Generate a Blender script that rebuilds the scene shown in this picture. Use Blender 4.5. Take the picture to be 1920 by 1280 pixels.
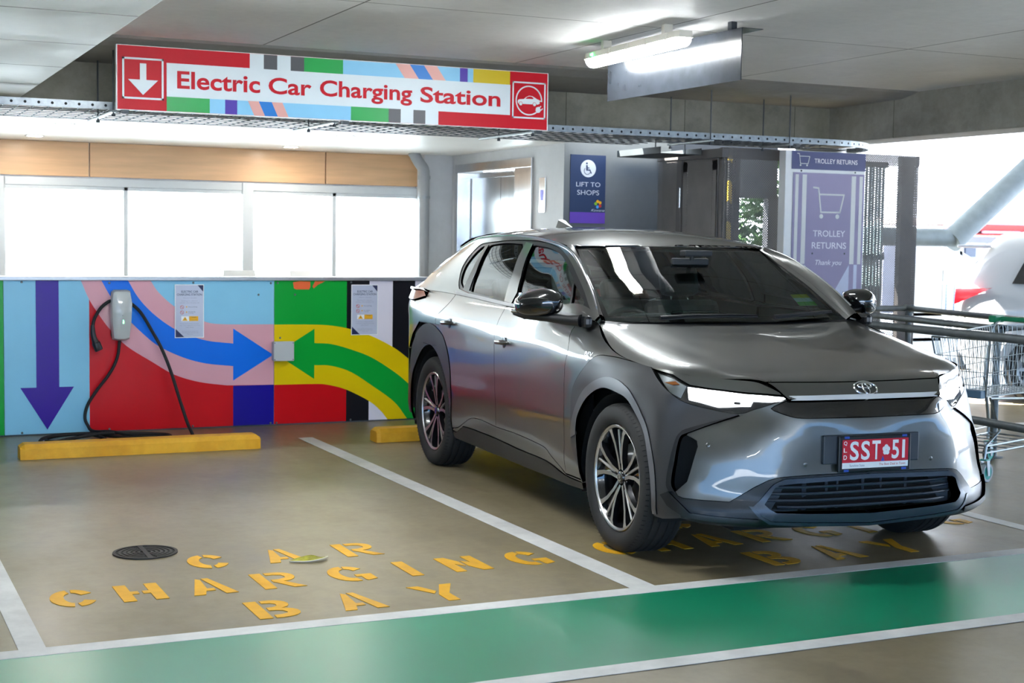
import bpy, bmesh, math, random
import numpy as np
from mathutils import Vector, Matrix
from mathutils.geometry import delaunay_2d_cdt
random.seed(7)
for o in list(bpy.data.objects): bpy.data.objects.remove(o)
SC=bpy.context.scene; COL=SC.collection; PI=math.pi
# ------------------------------------------------------------------ camera
cam=bpy.data.cameras.new('camera'); camo=bpy.data.objects.new('camera',cam); COL.objects.link(camo)
YAW,PIT,ROL=.439033,.070828,.01472
fw=Vector((math.sin(YAW)*math.cos(PIT),math.cos(YAW)*math.cos(PIT),-math.sin(PIT)))
rt=Vector((math.cos(YAW),-math.sin(YAW),0)); up=rt.cross(fw)
r2=rt*math.cos(ROL)+up*math.sin(ROL); u2=-rt*math.sin(ROL)+up*math.cos(ROL)
M=Matrix((r2,u2,-fw)).transposed().to_4x4(); M.translation=Vector((0,0,1.529)); camo.matrix_world=M
cam.sensor_width=36; cam.lens=2732.3/1920*36; cam.clip_start=.05; cam.clip_end=300
cam.dof.use_dof=True; cam.dof.focus_distance=7.2; cam.dof.aperture_fstop=5.6
SC.camera=camo
# ------------------------------------------------------------------ world, light, exposure
W=bpy.data.worlds.new('sky'); SC.world=W; W.use_nodes=True
wt=W.node_tree; bg=wt.nodes['Background']; bg.inputs[1].default_value=1.0
_tc=wt.nodes.new('ShaderNodeTexCoord'); _d=wt.nodes.new('ShaderNodeVectorMath'); _d.operation='DOT_PRODUCT'; _d.inputs[1].default_value=(.15,.985,.05)
_m=wt.nodes.new('ShaderNodeMapRange'); _m.inputs['From Min'].default_value=-.3; _m.inputs['From Max'].default_value=.75; _m.inputs['To Min'].default_value=0; _m.inputs['To Max'].default_value=1
_r=wt.nodes.new('ShaderNodeMix'); _r.data_type='RGBA'; _r.inputs[6].default_value=(.22,.52,1.0,1); _r.inputs[7].default_value=(3.4,3.7,4.1,1)
wt.links.new(_tc.outputs['Generated'],_d.inputs[0]); wt.links.new(_d.outputs['Value'],_m.inputs['Value']); wt.links.new(_m.outputs[0],_r.inputs[0]); wt.links.new(_r.outputs[2],bg.inputs[0])
sun=bpy.data.lights.new('sun','SUN'); sun.energy=17; sun.angle=.01; sun.color=(1,.96,.9); suno=bpy.data.objects.new('sun',sun); COL.objects.link(suno); suno.rotation_euler=Vector((.5,-.35,-.8)).to_track_quat('-Z','Y').to_euler()
SC.view_settings.view_transform='Standard'; SC.view_settings.look='None'; SC.view_settings.gamma=1
SC.view_settings.exposure=2.33; SC.view_settings.use_curve_mapping=False
# ------------------------------------------------------------------ materials
def lin(h):
    if isinstance(h,str):
        h=h.lstrip('#'); c=[int(h[i:i+2],16)/255 for i in (0,2,4)]
        return tuple((x/12.92 if x<=.04045 else ((x+.055)/1.055)**2.4) for x in c)
    return tuple(h)
MATS={}
def mat(name,col,rough=.5,metal=0,coat=0,coatr=.05,var=.08,scale=6,bump=0,bscale=60,emit=None,estr=0,spec=.5,stretch=(1,1,1)):
    if name in MATS: return MATS[name]
    m=bpy.data.materials.new(name); m.use_nodes=True; nt=m.node_tree; b=nt.nodes['Principled BSDF']
    c=lin(col)
    b.inputs['Roughness'].default_value=rough; b.inputs['Metallic'].default_value=metal
    b.inputs['Coat Weight'].default_value=coat; b.inputs['Coat Roughness'].default_value=coatr
    b.inputs['Specular IOR Level'].default_value=spec
    tc=nt.nodes.new('ShaderNodeTexCoord'); mp=nt.nodes.new('ShaderNodeMapping'); mp.inputs['Scale'].default_value=stretch
    nt.links.new(tc.outputs['Object'],mp.inputs[0])
    if var>0:
        n=nt.nodes.new('ShaderNodeTexNoise'); n.inputs['Scale'].default_value=scale; n.inputs['Detail'].default_value=5
        nt.links.new(mp.outputs[0],n.inputs['Vector'])
        r=nt.nodes.new('ShaderNodeValToRGB')
        r.color_ramp.elements[0].position=.3; r.color_ramp.elements[1].position=.7
        r.color_ramp.elements[0].color=(*[x*(1-var) for x in c],1); r.color_ramp.elements[1].color=(*[min(1,x*(1+var)) for x in c],1)
        nt.links.new(n.outputs[0],r.inputs[0]); nt.links.new(r.outputs[0],b.inputs['Base Color'])
    else: b.inputs['Base Color'].default_value=(*c,1)
    if bump>0:
        n2=nt.nodes.new('ShaderNodeTexNoise'); n2.inputs['Scale'].default_value=bscale; n2.inputs['Detail'].default_value=4
        nt.links.new(mp.outputs[0],n2.inputs['Vector'])
        bp=nt.nodes.new('ShaderNodeBump'); bp.inputs['Strength'].default_value=bump; bp.inputs['Distance'].default_value=.01
        nt.links.new(n2.outputs[0],bp.inputs['Height']); nt.links.new(bp.outputs[0],b.inputs['Normal'])
    if emit is not None:
        b.inputs['Emission Color'].default_value=(*lin(emit),1); b.inputs['Emission Strength'].default_value=estr
    MATS[name]=m; return m
def glass(name,tint=(.8,.9,.88),ior=1.5,rough=0,gl=1.0):
    if name in MATS: return MATS[name]
    m=bpy.data.materials.new(name); m.use_nodes=True; nt=m.node_tree; nt.nodes.remove(nt.nodes['Principled BSDF'])
    out=nt.nodes['Material Output']; t=nt.nodes.new('ShaderNodeBsdfTransparent'); t.inputs[0].default_value=(*tint,1)
    g=nt.nodes.new('ShaderNodeBsdfGlossy'); g.inputs[0].default_value=(gl,gl,gl,1); g.inputs['Roughness'].default_value=rough
    f=nt.nodes.new('ShaderNodeFresnel'); f.inputs[0].default_value=ior; mx=nt.nodes.new('ShaderNodeMixShader')
    nt.links.new(f.outputs[0],mx.inputs[0]); nt.links.new(t.outputs[0],mx.inputs[1]); nt.links.new(g.outputs[0],mx.inputs[2]); nt.links.new(mx.outputs[0],out.inputs[0])
    MATS[name]=m; return m
def perforated(name,col,pitch=.016,hole=.36,rough=.5,axes='XZ'):
    """sheet metal with a staggered grid of round holes"""
    if name in MATS: return MATS[name]
    m=mat(name,col,rough,metal=.2,var=.1); nt=m.node_tree; b=nt.nodes['Principled BSDF']; out=nt.nodes['Material Output']
    tc=nt.nodes.new('ShaderNodeTexCoord'); sx=nt.nodes.new('ShaderNodeSeparateXYZ'); cx=nt.nodes.new('ShaderNodeCombineXYZ')
    nt.links.new(tc.outputs['Object'],sx.inputs[0]); nt.links.new(sx.outputs[axes[0]],cx.inputs[0]); nt.links.new(sx.outputs[axes[1]],cx.inputs[1])
    mp=nt.nodes.new('ShaderNodeMapping'); mp.inputs['Rotation'].default_value=(0,0,PI/4); nt.links.new(cx.outputs[0],mp.inputs[0])
    v=nt.nodes.new('ShaderNodeTexVoronoi'); v.voronoi_dimensions='2D'; v.inputs['Scale'].default_value=1/pitch; v.inputs['Randomness'].default_value=0
    nt.links.new(mp.outputs[0],v.inputs['Vector'])
    lt=nt.nodes.new('ShaderNodeMath'); lt.operation='LESS_THAN'; lt.inputs[1].default_value=hole; nt.links.new(v.outputs['Distance'],lt.inputs[0])
    t=nt.nodes.new('ShaderNodeBsdfTransparent'); mx=nt.nodes.new('ShaderNodeMixShader')
    nt.links.new(lt.outputs[0],mx.inputs[0]); nt.links.new(b.outputs[0],mx.inputs[1]); nt.links.new(t.outputs[0],mx.inputs[2]); nt.links.new(mx.outputs[0],out.inputs[0])
    return m
# ------------------------------------------------------------------ mesh builder
def fr(o,r,u):
    """frame: origin, right, up (normal = r x u)"""
    r=Vector(r).normalized(); u=Vector(u).normalized(); n=r.cross(u); return (Vector(o),r,u,n)
XZ=lambda o:fr(o,(1,0,0),(0,0,1))          # a wall that faces -Y
class MB:
    def __init__(s): s.v=[]; s.f=[]; s.m=[]; s.sm=[]; s.mats=[]
    def mi(s,m):
        if m not in s.mats: s.mats.append(m)
        return s.mats.index(m)
    def add(s,vs,fs,m,smooth=False):
        o=len(s.v); s.v+=[tuple(v) for v in vs]; i=s.mi(m)
        for f in fs: s.f.append(tuple(k+o for k in f)); s.m.append(i); s.sm.append(smooth)
        return s
    def box(s,lo,hi,m,bev=0,mtx=None,seg=2):
        bm=bmesh.new(); bmesh.ops.create_cube(bm,size=1)
        c=[(a+b)/2 for a,b in zip(lo,hi)]; d=[abs(b-a) for a,b in zip(lo,hi)]
        for v in bm.verts: v.co=Vector((v.co.x*d[0]+c[0],v.co.y*d[1]+c[1],v.co.z*d[2]+c[2]))
        if bev>0: bmesh.ops.bevel(bm,geom=list(bm.edges),offset=min(bev,min(d)*.45),segments=seg,profile=.5,affect='EDGES')
        if mtx is not None: bm.transform(mtx)
        bm.verts.index_update(); s.add([v.co[:] for v in bm.verts],[[v.index for v in f.verts] for f in bm.faces],m,False); bm.free(); return s
    def prism(s,pts,frame,d0,d1,m,smooth=False,cap=True):
        """2-D polygon in a frame, extruded from d0 to d1 along the normal (front = d1)"""
        o,r,u,n=frame; area=sum(pts[i][0]*pts[(i+1)%len(pts)][1]-pts[(i+1)%len(pts)][0]*pts[i][1] for i in range(len(pts)))
        if area<0: pts=pts[::-1]
        k=len(pts); a=[o+r*x+u*y+n*d0 for x,y in pts]; b=[o+r*x+u*y+n*d1 for x,y in pts]
        fs=[(i,(i+1)%k,(i+1)%k+k,i+k) for i in range(k)]
        s.add(a+b,fs,m,smooth)
        if cap:
            res=delaunay_2d_cdt([Vector(p) for p in pts],[],[list(range(k))],1,1e-7)
            vv=res[0]; 
            s.add([o+r*p[0]+u*p[1]+n*d1 for p in vv],[list(f) for f in res[2]],m); s.add([o+r*p[0]+u*p[1]+n*d0 for p in vv],[list(f)[::-1] for f in res[2]],m)
        return s
    def tube(s,pts,r,m,n=8,closed=False,cap=True):
        pts=[Vector(p) for p in pts]; k=len(pts); rr=r if isinstance(r,(list,tuple)) else [r]*k
        tan=[]
        for i in range(k):
            a=pts[i-1] if (i>0 or closed) else pts[i]; b=pts[(i+1)%k] if (i<k-1 or closed) else pts[i]
            t=(b-a); tan.append(t.normalized() if t.length>1e-9 else Vector((0,0,1)))
        x=tan[0].orthogonal().normalized(); vs=[]
        for i in range(k):
            x=(x-tan[i]*x.dot(tan[i])); x=x.normalized() if x.length>1e-6 else tan[i].orthogonal().normalized()
            y=tan[i].cross(x)
            vs+=[pts[i]+(x*math.cos(2*PI*j/n)+y*math.sin(2*PI*j/n))*rr[i] for j in range(n)]
        fs=[]
        for i in range(k if closed else k-1):
            for j in range(n):
                a=i*n+j; b=i*n+(j+1)%n; c=((i+1)%k)*n+(j+1)%n; d=((i+1)%k)*n+j; fs.append((a,b,c,d))
        if cap and not closed: fs+=[tuple(range(n))[::-1],tuple(range((k-1)*n,k*n))]
        return s.add(vs,fs,m,True)
    def lathe(s,prof,frame,m,n=48,smooth=True,a0=0,a1=2*PI):
        """profile of (radius, along-axis); frame normal is the axis"""
        o,r,u,ax=frame; full=abs(a1-a0-2*PI)<1e-6; k=len(prof); nn=n if full else n+1
        vs=[o+(r*math.cos(a0+(a1-a0)*j/n)+u*math.sin(a0+(a1-a0)*j/n))*p[0]+ax*p[1] for j in range(nn) for p in prof]
        fs=[]
        for j in range(n):
            j2=(j+1)%nn
            for i in range(k-1): fs.append((j*k+i,j2*k+i,j2*k+i+1,j*k+i+1))
        return s.add(vs,fs,m,smooth)
    def disc(s,c,frame_r,frame_u,rad,m,n=24,h=.001,ry=None):
        f=fr(c,frame_r,frame_u); return s.prism([(rad*math.cos(2*PI*i/n),(ry or rad)*math.sin(2*PI*i/n)) for i in range(n)],f,0,h,m)
    def ring(s,frame,ro,ri,d0,d1,m,n=32,a0=0,a1=2*PI,ryk=1):
        full=abs(a1-a0-2*PI)<1e-6; o,r,u,nn=frame; k=n if full else n+1; vs=[]
        for j in range(k):
            a=a0+(a1-a0)*j/n; d=r*math.cos(a)+u*math.sin(a)*ryk
            vs+=[o+d*ri+nn*d0,o+d*ro+nn*d0,o+d*ro+nn*d1,o+d*ri+nn*d1]
        fs=[]
        for j in range(n):
            a=j*4; b=((j+1)%k)*4
            for q in range(4): fs.append((a+q,b+q,b+(q+1)%4,a+(q+1)%4))
        if not full: fs+=[(0,3,2,1),(4*n,4*n+1,4*n+2,4*n+3)]
        return s.add(vs,fs,m)
    def text(s,txt,frame,x0,y0,x1,y1,m,bold=0,d=.0008,keep=False,shear=0):
        """lettering fitted to a box in the frame (keep = keep proportions, centred)"""
        cu=bpy.data.curves.new('t','FONT'); cu.body=txt; cu.size=1; cu.offset=bold; cu.shear=shear; cu.resolution_u=4; cu.align_x='CENTER'
        ob=bpy.data.objects.new('t',cu); COL.objects.link(ob); dg=bpy.context.evaluated_depsgraph_get(); dg.update()
        me=bpy.data.meshes.new_from_object(ob.evaluated_get(dg)); vs=[v.co.copy() for v in me.vertices]; fs=[list(p.vertices) for p in me.polygons]
        bpy.data.objects.remove(ob); bpy.data.curves.remove(cu); bpy.data.meshes.remove(me)
        if not vs: return s
        ax=min(v.x for v in vs); bx=max(v.x for v in vs); ay=min(v.y for v in vs); by=max(v.y for v in vs)
        sx=(x1-x0)/(bx-ax); sy=(y1-y0)/(by-ay)
        if keep: sx=sy=min(sx,sy)
        cx=(x0+x1)/2; cy=(y0+y1)/2; o,r,u,n=frame
        return s.add([o+r*(cx+(v.x-(ax+bx)/2)*sx)+u*(cy+(v.y-(ay+by)/2)*sy)+n*d for v in vs],fs,m)
    def build(s,name,parent=None,kind=None,label=None,cat=None,group=None,auto=None):
        me=bpy.data.meshes.new(name); me.from_pydata([tuple(v) for v in s.v],[],s.f)
        for m in s.mats: me.materials.append(m)
        me.polygons.foreach_set('material_index',s.m); me.polygons.foreach_set('use_smooth',s.sm); me.update()
        bm=bmesh.new(); bm.from_mesh(me); bmesh.ops.remove_doubles(bm,verts=bm.verts,dist=1e-6)
        bmesh.ops.recalc_face_normals(bm,faces=bm.faces) if auto is None else None
        bm.to_mesh(me); bm.free()
        if any(s.sm):
            try: me.set_sharp_from_angle(angle=math.radians(38))
            except Exception: pass
        o=bpy.data.objects.new(name,me); COL.objects.link(o)
        if parent is not None: o.parent=parent
        return tag(o,label,cat,group,kind)
def tag(o,label=None,cat=None,group=None,kind=None):
    if label: o['label']=label
    if cat: o['category']=cat
    if group: o['group']=group
    if kind: o['kind']=kind
    return o
def thing(name,label,cat,loc=(0,0,0),rz=0,group=None):
    o=bpy.data.objects.new(name,None); COL.objects.link(o); o.location=loc; o.rotation_euler=(0,0,rz); o.empty_display_size=.1
    return tag(o,label,cat,group)
def local(root,mb):
    """shift a builder made in world coordinates into the root's frame"""
    root_m=Matrix.LocRotScale(root.location,root.rotation_euler,None).inverted()
    mb.v=[tuple(root_m@Vector(v)) for v in mb.v]; return mb
def crv(pts,n=6,closed=False):
    """smooth curve through points"""
    P=[Vector(p) for p in pts]; k=len(P); out=[]
    for i in range(k if closed else k-1):
        p0=P[i-1] if (i>0 or closed) else P[0]*2-P[1]; p1=P[i]; p2=P[(i+1)%k]; p3=P[(i+2)%k] if (i+2<k or closed) else P[-1]*2-P[-2]
        for j in range(n):
            t=j/n; out.append(.5*((2*p1)+(p2-p0)*t+(2*p0-5*p1+4*p2-p3)*t*t+(-p0+3*p1-3*p2+p3)*t**3))
    if not closed: out.append(P[-1])
    return out
def copy_tree(o,parent=None):
    c=o.copy(); COL.objects.link(c)
    if parent is not None: c.parent=parent
    for ch in [x for x in bpy.data.objects if x.parent==o]: copy_tree(ch,c)
    return c
# ================================================================== structure
def concrete(name,c1,c2,rough=.8,joint=None,jcol=(.08,.08,.075),bump=.25,stain=.5,sscale=.9,axes='XY',off=(0,0),spec=.35,coat=0,coatr=.3):
    m=bpy.data.materials.new(name); m.use_nodes=True; nt=m.node_tree; b=nt.nodes['Principled BSDF']; L=nt.links.new
    b.inputs['Roughness'].default_value=rough; b.inputs['Specular IOR Level'].default_value=spec
    b.inputs['Coat Weight'].default_value=coat; b.inputs['Coat Roughness'].default_value=coatr
    tc=nt.nodes.new('ShaderNodeTexCoord')
    def noise(sc,det,rgh=.6,stretch=None):
        n=nt.nodes.new('ShaderNodeTexNoise'); n.inputs['Scale'].default_value=sc; n.inputs['Detail'].default_value=det; n.inputs['Roughness'].default_value=rgh
        if stretch:
            mp=nt.nodes.new('ShaderNodeMapping'); mp.inputs['Scale'].default_value=stretch; L(tc.outputs['Object'],mp.inputs[0]); L(mp.outputs[0],n.inputs['Vector'])
        else: L(tc.outputs['Object'],n.inputs['Vector'])
        return n
    def ramp(p0,c0,p1,c1_):
        r=nt.nodes.new('ShaderNodeValToRGB'); r.color_ramp.elements[0].position=p0; r.color_ramp.elements[1].position=p1
        r.color_ramp.elements[0].color=(*c0,1); r.color_ramp.elements[1].color=(*c1_,1); return r
    def mixc(f,a,bb,mode='MIX',fac=None):
        x=nt.nodes.new('ShaderNodeMix'); x.data_type='RGBA'; x.blend_type=mode
        if fac is not None: x.inputs[0].default_value=fac
        else: L(f,x.inputs[0])
        L(a,x.inputs[6]); L(bb,x.inputs[7]); return x.outputs[2]
    big=noise(sscale,6); r1=ramp(.32,lin(c1),.68,lin(c2)); L(big.outputs[0],r1.inputs[0])
    fine=noise(14,8,.7); r2=ramp(.25,(1-stain*.35,)*3,.6,(1,1,1)); L(fine.outputs[0],r2.inputs[0])
    c=mixc(None,r1.outputs[0],r2.outputs[0],'MULTIPLY',1)
    blot=noise(2.3,7,.62,(1,.55,1)); r3=ramp(.30,(1-stain*.55,)*3,.47,(1,1,1)); L(blot.outputs[0],r3.inputs[0])
    c=mixc(None,c,r3.outputs[0],'MULTIPLY',1)
    if joint:
        sx=nt.nodes.new('ShaderNodeSeparateXYZ'); cx=nt.nodes.new('ShaderNodeCombineXYZ'); L(tc.outputs['Object'],sx.inputs[0])
        for k in (0,1):
            ad=nt.nodes.new('ShaderNodeMath'); ad.operation='ADD'; ad.inputs[1].default_value=off[k]; L(sx.outputs[axes[k]],ad.inputs[0]); L(ad.outputs[0],cx.inputs[k])
        br=nt.nodes.new('ShaderNodeTexBrick'); br.offset=0; br.inputs['Scale'].default_value=1; br.inputs['Brick Width'].default_value=joint[0]; br.inputs['Row Height'].default_value=joint[1]
        br.inputs['Mortar Size'].default_value=joint[2]; br.inputs['Mortar Smooth'].default_value=.2
        br.inputs['Color1'].default_value=(1,1,1,1); br.inputs['Color2'].default_value=(.9,.9,.9,1); br.inputs['Mortar'].default_value=(*jcol,1)
        L(cx.outputs[0],br.inputs['Vector']); c=mixc(None,c,br.outputs['Color'],'MULTIPLY',1)
    L(c,b.inputs['Base Color'])
    rr=ramp(.3,(rough*.8,)*3,.7,(min(1,rough*1.2),)*3); L(blot.outputs[0],rr.inputs[0]); L(rr.outputs[0],b.inputs['Roughness'])
    bp=nt.nodes.new('ShaderNodeBump'); bp.inputs['Strength'].default_value=bump; bp.inputs['Distance'].default_value=.004; L(fine.outputs[0],bp.inputs['Height']); L(bp.outputs[0],b.inputs['Normal'])
    return m
FLOOR=concrete('floor concrete','#766b51','#91866d',.36,stain=.55,sscale=.55,spec=.5,bump=.12)
CEIL=concrete('ceiling concrete','#d9d8d5','#e6e5e2',.6,joint=(1.95,2.45,.007),jcol=(.22,.22,.2),off=(-2.78+3.9,1.85),stain=.22,sscale=.7,bump=.1)
BAND=concrete('soffit concrete','#7b7a76','#8f8d89',.6,stain=.3,sscale=.7,bump=.1)
LOWS=concrete('low soffit concrete','#d6d7d4','#e4e4e1',.55,joint=(30,1.15,.012),jcol=(.25,.24,.22),off=(0,.15),stain=.15,sscale=.6,bump=.1)
BEAM=concrete('beam concrete','#7d7b6b','#97948a',.85,joint=(1.2,9,.004),jcol=(.35,.35,.3),axes='XZ',off=(.2,3),stain=.55,sscale=1.4,bump=.5)
BEAMR=concrete('side beam concrete','#8b897e','#a3a096',.85,joint=(2.1,9,.004),jcol=(.35,.35,.3),axes='YZ',off=(.1,3),stain=.55,sscale=1.4,bump=.5)
LIFTC=concrete('lift lobby render','#bec0c2','#cdced0',.7,stain=.12,sscale=1.2,bump=.15)
DARKC=concrete('painted grey render','#6a6f73','#767b80',.6,stain=.12,sscale=1.2,bump=.1)
PLY=mat('birch plywood','#d9ae80',.45,coat=.3,coatr=.2,var=.10,scale=3,stretch=(.6,1,6))
WHITE=mat('white painted metal','#eeeeec',.4,var=.03)
SOFF=mat('white gloss soffit','#f8f5f0',.34,var=.03,scale=2)
PAINTW=concrete('white line paint','#c8c9c8','#dcdcda',.5,stain=.35,sscale=3,bump=.15)
PAINTG=mat('green walkway paint','#0f855f',.30,coat=.22,coatr=.28,var=.13,scale=1.2,spec=.6)
PAINTY=concrete('yellow stencil paint','#d39a12','#e2ab25',.5,stain=.4,sscale=4,bump=.15)
DARKGAP=mat('dark gap','#2c2c2a',.9,var=.1)
ALU=mat('brushed aluminium','#b9bbbd',.35,metal=.8,var=.05,scale=30)
STEEL=mat('stainless steel','#cfcfce',.22,metal=1,var=.05,scale=20,stretch=(1,1,.1))
GALV=mat('galvanised steel','#9aa0a2',.42,metal=.75,var=.18,scale=25)
GALVD=mat('weathered galvanised pipe','#6f7678',.5,metal=.6,var=.15,scale=18)
ROD=mat('threaded steel rod','#4d5154',.5,metal=.6,var=.1)
BLACKP=mat('black plastic','#151617',.4,var=.1)
RUBBER=mat('black rubber','#1c1c1d',.75,var=.12,scale=40)
WINGL=glass('window glass',(.93,.97,.96),1.45)

OUTG=concrete('outdoor concrete','#a3a8ae','#bbc0c6',.7,stain=.2,sscale=.4)
b=MB(); b.add([(-14.2,-6,0),(14,-6,0),(14,15.2,0),(-14.2,15.2,0)],[(0,1,2,3)],FLOOR); floor=b.build('floor',kind='structure')
b=MB(); b.add([(-80,-80,-.03),(80,-80,-.03),(80,80,-.03),(-80,80,-.03)],[(0,1,2,3)],OUTG); b.build('floor_outdoor',kind='structure')
def decal(name,poly,m,z=.0015,label=None,h=.0012):
    b=MB(); b.prism(poly,fr((0,0,0),(1,0,0),(0,1,0)),z-h,z,m); return b.build(name,floor,label=label)
rect=lambda x0,y0,x1,y1:[(x0,y0),(x1,y0),(x1,y1),(x0,y1)]
decal('walkway_paint',rect(-14,4.50,8.6,5.39),PAINTG,.0022,'glossy green painted walkway strip between two white lines')
decal('painted_line',rect(-14,5.385,8.6,5.487),PAINTW,.0034,'white line along the back edge of the green walkway',h=.0016)
decal('painted_line',rect(-14,4.40,8.6,4.50),PAINTW,.0034,'white line along the near edge of the green walkway',h=.0016)
decal('painted_line',[(3.168,5.487),(3.295,5.487),(3.30,10.56),(3.185,10.56)],PAINTW,.0026,'white line dividing the two charging bays')
decal('painted_line',[(.605,5.487),(.702,5.487),(.70,10.6),(.60,10.6)],PAINTW,.0026,'white line on the left side of the empty charging bay')
decal('painted_line',[(5.80,5.487),(5.90,5.487),(5.93,10.6),(5.83,10.6)],PAINTW,.0026,'white line on the right side of the parked car bay')
decal('painted_line',rect(8.75,9.35,14,9.47),PAINTW,.0026,'white line on the sunlit deck beside the trolleys')
decal('painted_line',rect(8.3,8.3,14,8.42),PAINTW,.0026,'nearer white line on the sunlit deck')
# ---- stencilled letters: strokes in a 1 x 1.5 cell with stencil bridges
def arc(cx,cy,rx,ry,a0,a1,t,n=12):
    A=[math.radians(a0+(a1-a0)*i/n) for i in range(n+1)]
    return [(cx+rx*math.cos(a),cy+ry*math.sin(a)) for a in A]+[(cx+(rx-t)*math.cos(a),cy+(ry-t)*math.sin(a)) for a in A[::-1]]
T=.27
GL={
'C':[arc(.5,.75,.5,.75,100,262,.30),arc(.5,.75,.5,.75,28,86,.27),arc(.5,.75,.5,.75,-82,-28,.27)],
'G':[arc(.5,.75,.5,.75,92,280,.29),arc(.5,.75,.5,.75,32,84,.27),[(.58,.62),(1,.62),(1,.12),(.74,.02),(.70,.10),(.70,.42),(.58,.42)]],
'A':[[(.0,0),(.27,0),(.36,.34),(.58,.34),(.58,.55),(.42,.55),(.46,1.38),(.36,1.5)],[(.50,1.5),(.66,1.5),(1.02,0),(.74,0)]],
'R':[[(0,0),(.28,0),(.28,1.5),(0,1.5)],[(.36,1.5)]+arc(.60,1.06,.40,.44,90,-90,.24,10)[:11]+[(.62,.62),(1.0,0),(.70,0),(.44,.50),(.36,.62),(.36,.82),(.55,.82)]+[(.74,.92),(.76,1.06),(.72,1.2),(.55,1.27),(.36,1.27)]],
'H':[[(0,0),(.29,0),(.29,.62),(.46,.62),(.46,.86),(.29,.86),(.29,1.5),(0,1.5)],[(.71,0),(1,0),(1,1.5),(.71,1.5),(.71,.86),(.55,.86),(.55,.62),(.71,.62)]],
'I':[[(0,0),(.30,0),(.30,1.5),(0,1.5)]],
'N':[[(0,0),(.27,0),(.27,.78),(.46,.50),(.46,1.0),(.27,1.5),(0,1.5)],[(1,1.5),(.73,1.5),(.73,.86),(.53,1.05),(.53,.52),(.73,0),(1,0)]],
'B':[[(0,0),(.29,0),(.29,1.5),(0,1.5)],[(.37,1.5)]+arc(.55,1.12,.38,.38,85,-80,.1,8)[:9]+arc(.55,.40,.45,.40,80,-90,.1,8)[:9]+[(.37,0),(.37,.23),(.55,.24),(.70,.32),(.72,.42),(.66,.55),(.54,.62),(.37,.64),(.37,.88),(.54,.90),(.64,1.0),(.65,1.14),(.56,1.25),(.37,1.27)]],
'Y':[[(-.05,1.5),(.24,1.5),(.48,.92),(.36,.72)],[(.78,1.5),(1.08,1.5),(.70,.66),(.70,0),(.42,0),(.42,.60)]],
}
def stencil(word,xs,y0,hgt,w,label):
    b=MB(); F=fr((0,0,0),(1,0,0),(0,1,0))
    for ch,x in zip(word,xs):
        for st in GL[ch]: b.prism([(x+px*w,y0+py*hgt/1.5) for px,py in st],F,.0006,.0028,PAINTY)
    b.build('stencil_lettering',floor,label=label)
XS=[.81,1.087,1.378,1.686,2.02,2.366,2.583,2.91]
stencil('CAR',[1.49,1.843,2.222],6.535,.285,.185,'yellow stencilled word CAR in the empty bay')
stencil('CHARGING',XS,6.055,.292,.187,'yellow stencilled word CHARGING in the empty bay')
stencil('BAY',[1.533,1.89,2.268],5.582,.28,.187,'yellow stencilled word BAY in the empty bay')
stencil('CAR',[4.02,4.36,4.73],6.56,.285,.185,'yellow stencilled word CAR under the parked car')
stencil('CHARGING',[x+2.607 for x in XS],6.10,.292,.187,'yellow stencilled word CHARGING beneath the parked car')
stencil('BAY',[4.038,4.398,4.772],5.628,.295,.187,'yellow stencilled word BAY in front of the parked car')

# ---- ceiling, beams
b=MB(); b.box((-14,-6,2.85),(9.0,10.08,3.2),CEIL); b.build('ceiling',kind='structure')
b=MB(); b.prism([(10.08,2.86),(10.12,2.835),(10.3,2.80),(11.6,2.79),(11.6,3.2),(10.08,3.2)],fr((0,0,0),(0,1,0),(0,0,1)),-14,8.9,BAND); b.build('trim_1',kind='structure')
b=MB(); b.box((-14,11.32,2.44),(8.9,11.62,3.2),BEAM,.012); b.build('wall_back',kind='structure')
b=MB(); b.box((8.6,-1,2.465),(9.0,11.62,3.2),BEAMR,.012); b.build('wall_right',kind='structure')
b=MB(); b.box((-6,1.0,2.5),(1.29,11.315,2.845),LOWS,.006); b.build('trim_2',kind='structure')
b=MB(); b.box((-14.2,-6,0),(-14,15.2,3.2),BEAM); b.build('wall_left',kind='structure')
b=MB(); b.box((9.0,4.0,2.95),(18,22,3.2),WHITE); b.build('ceiling_outer',kind='structure')
b=MB(); b.box((9.0,-6,2.85),(14.2,4.0,3.2),CEIL); b.box((2.0,-18,2.85),(30,-6,3.2),CEIL); b.box((14.2,-6,2.85),(30,2,3.2),CEIL); b.build('ceiling_aisle_shade',kind='structure')  # unseen slabs, added to shade the ground that the bumper reflects
b=MB(); b.box((2.0,-18.2,0),(30,-18,1.15),BEAM); b.box((30,-18.2,0),(30.2,2,1.15),BEAM); b.build('wall_horizon_block',kind='structure')  # unseen low walls added to keep bright horizon ground out of the bumper reflection
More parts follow.
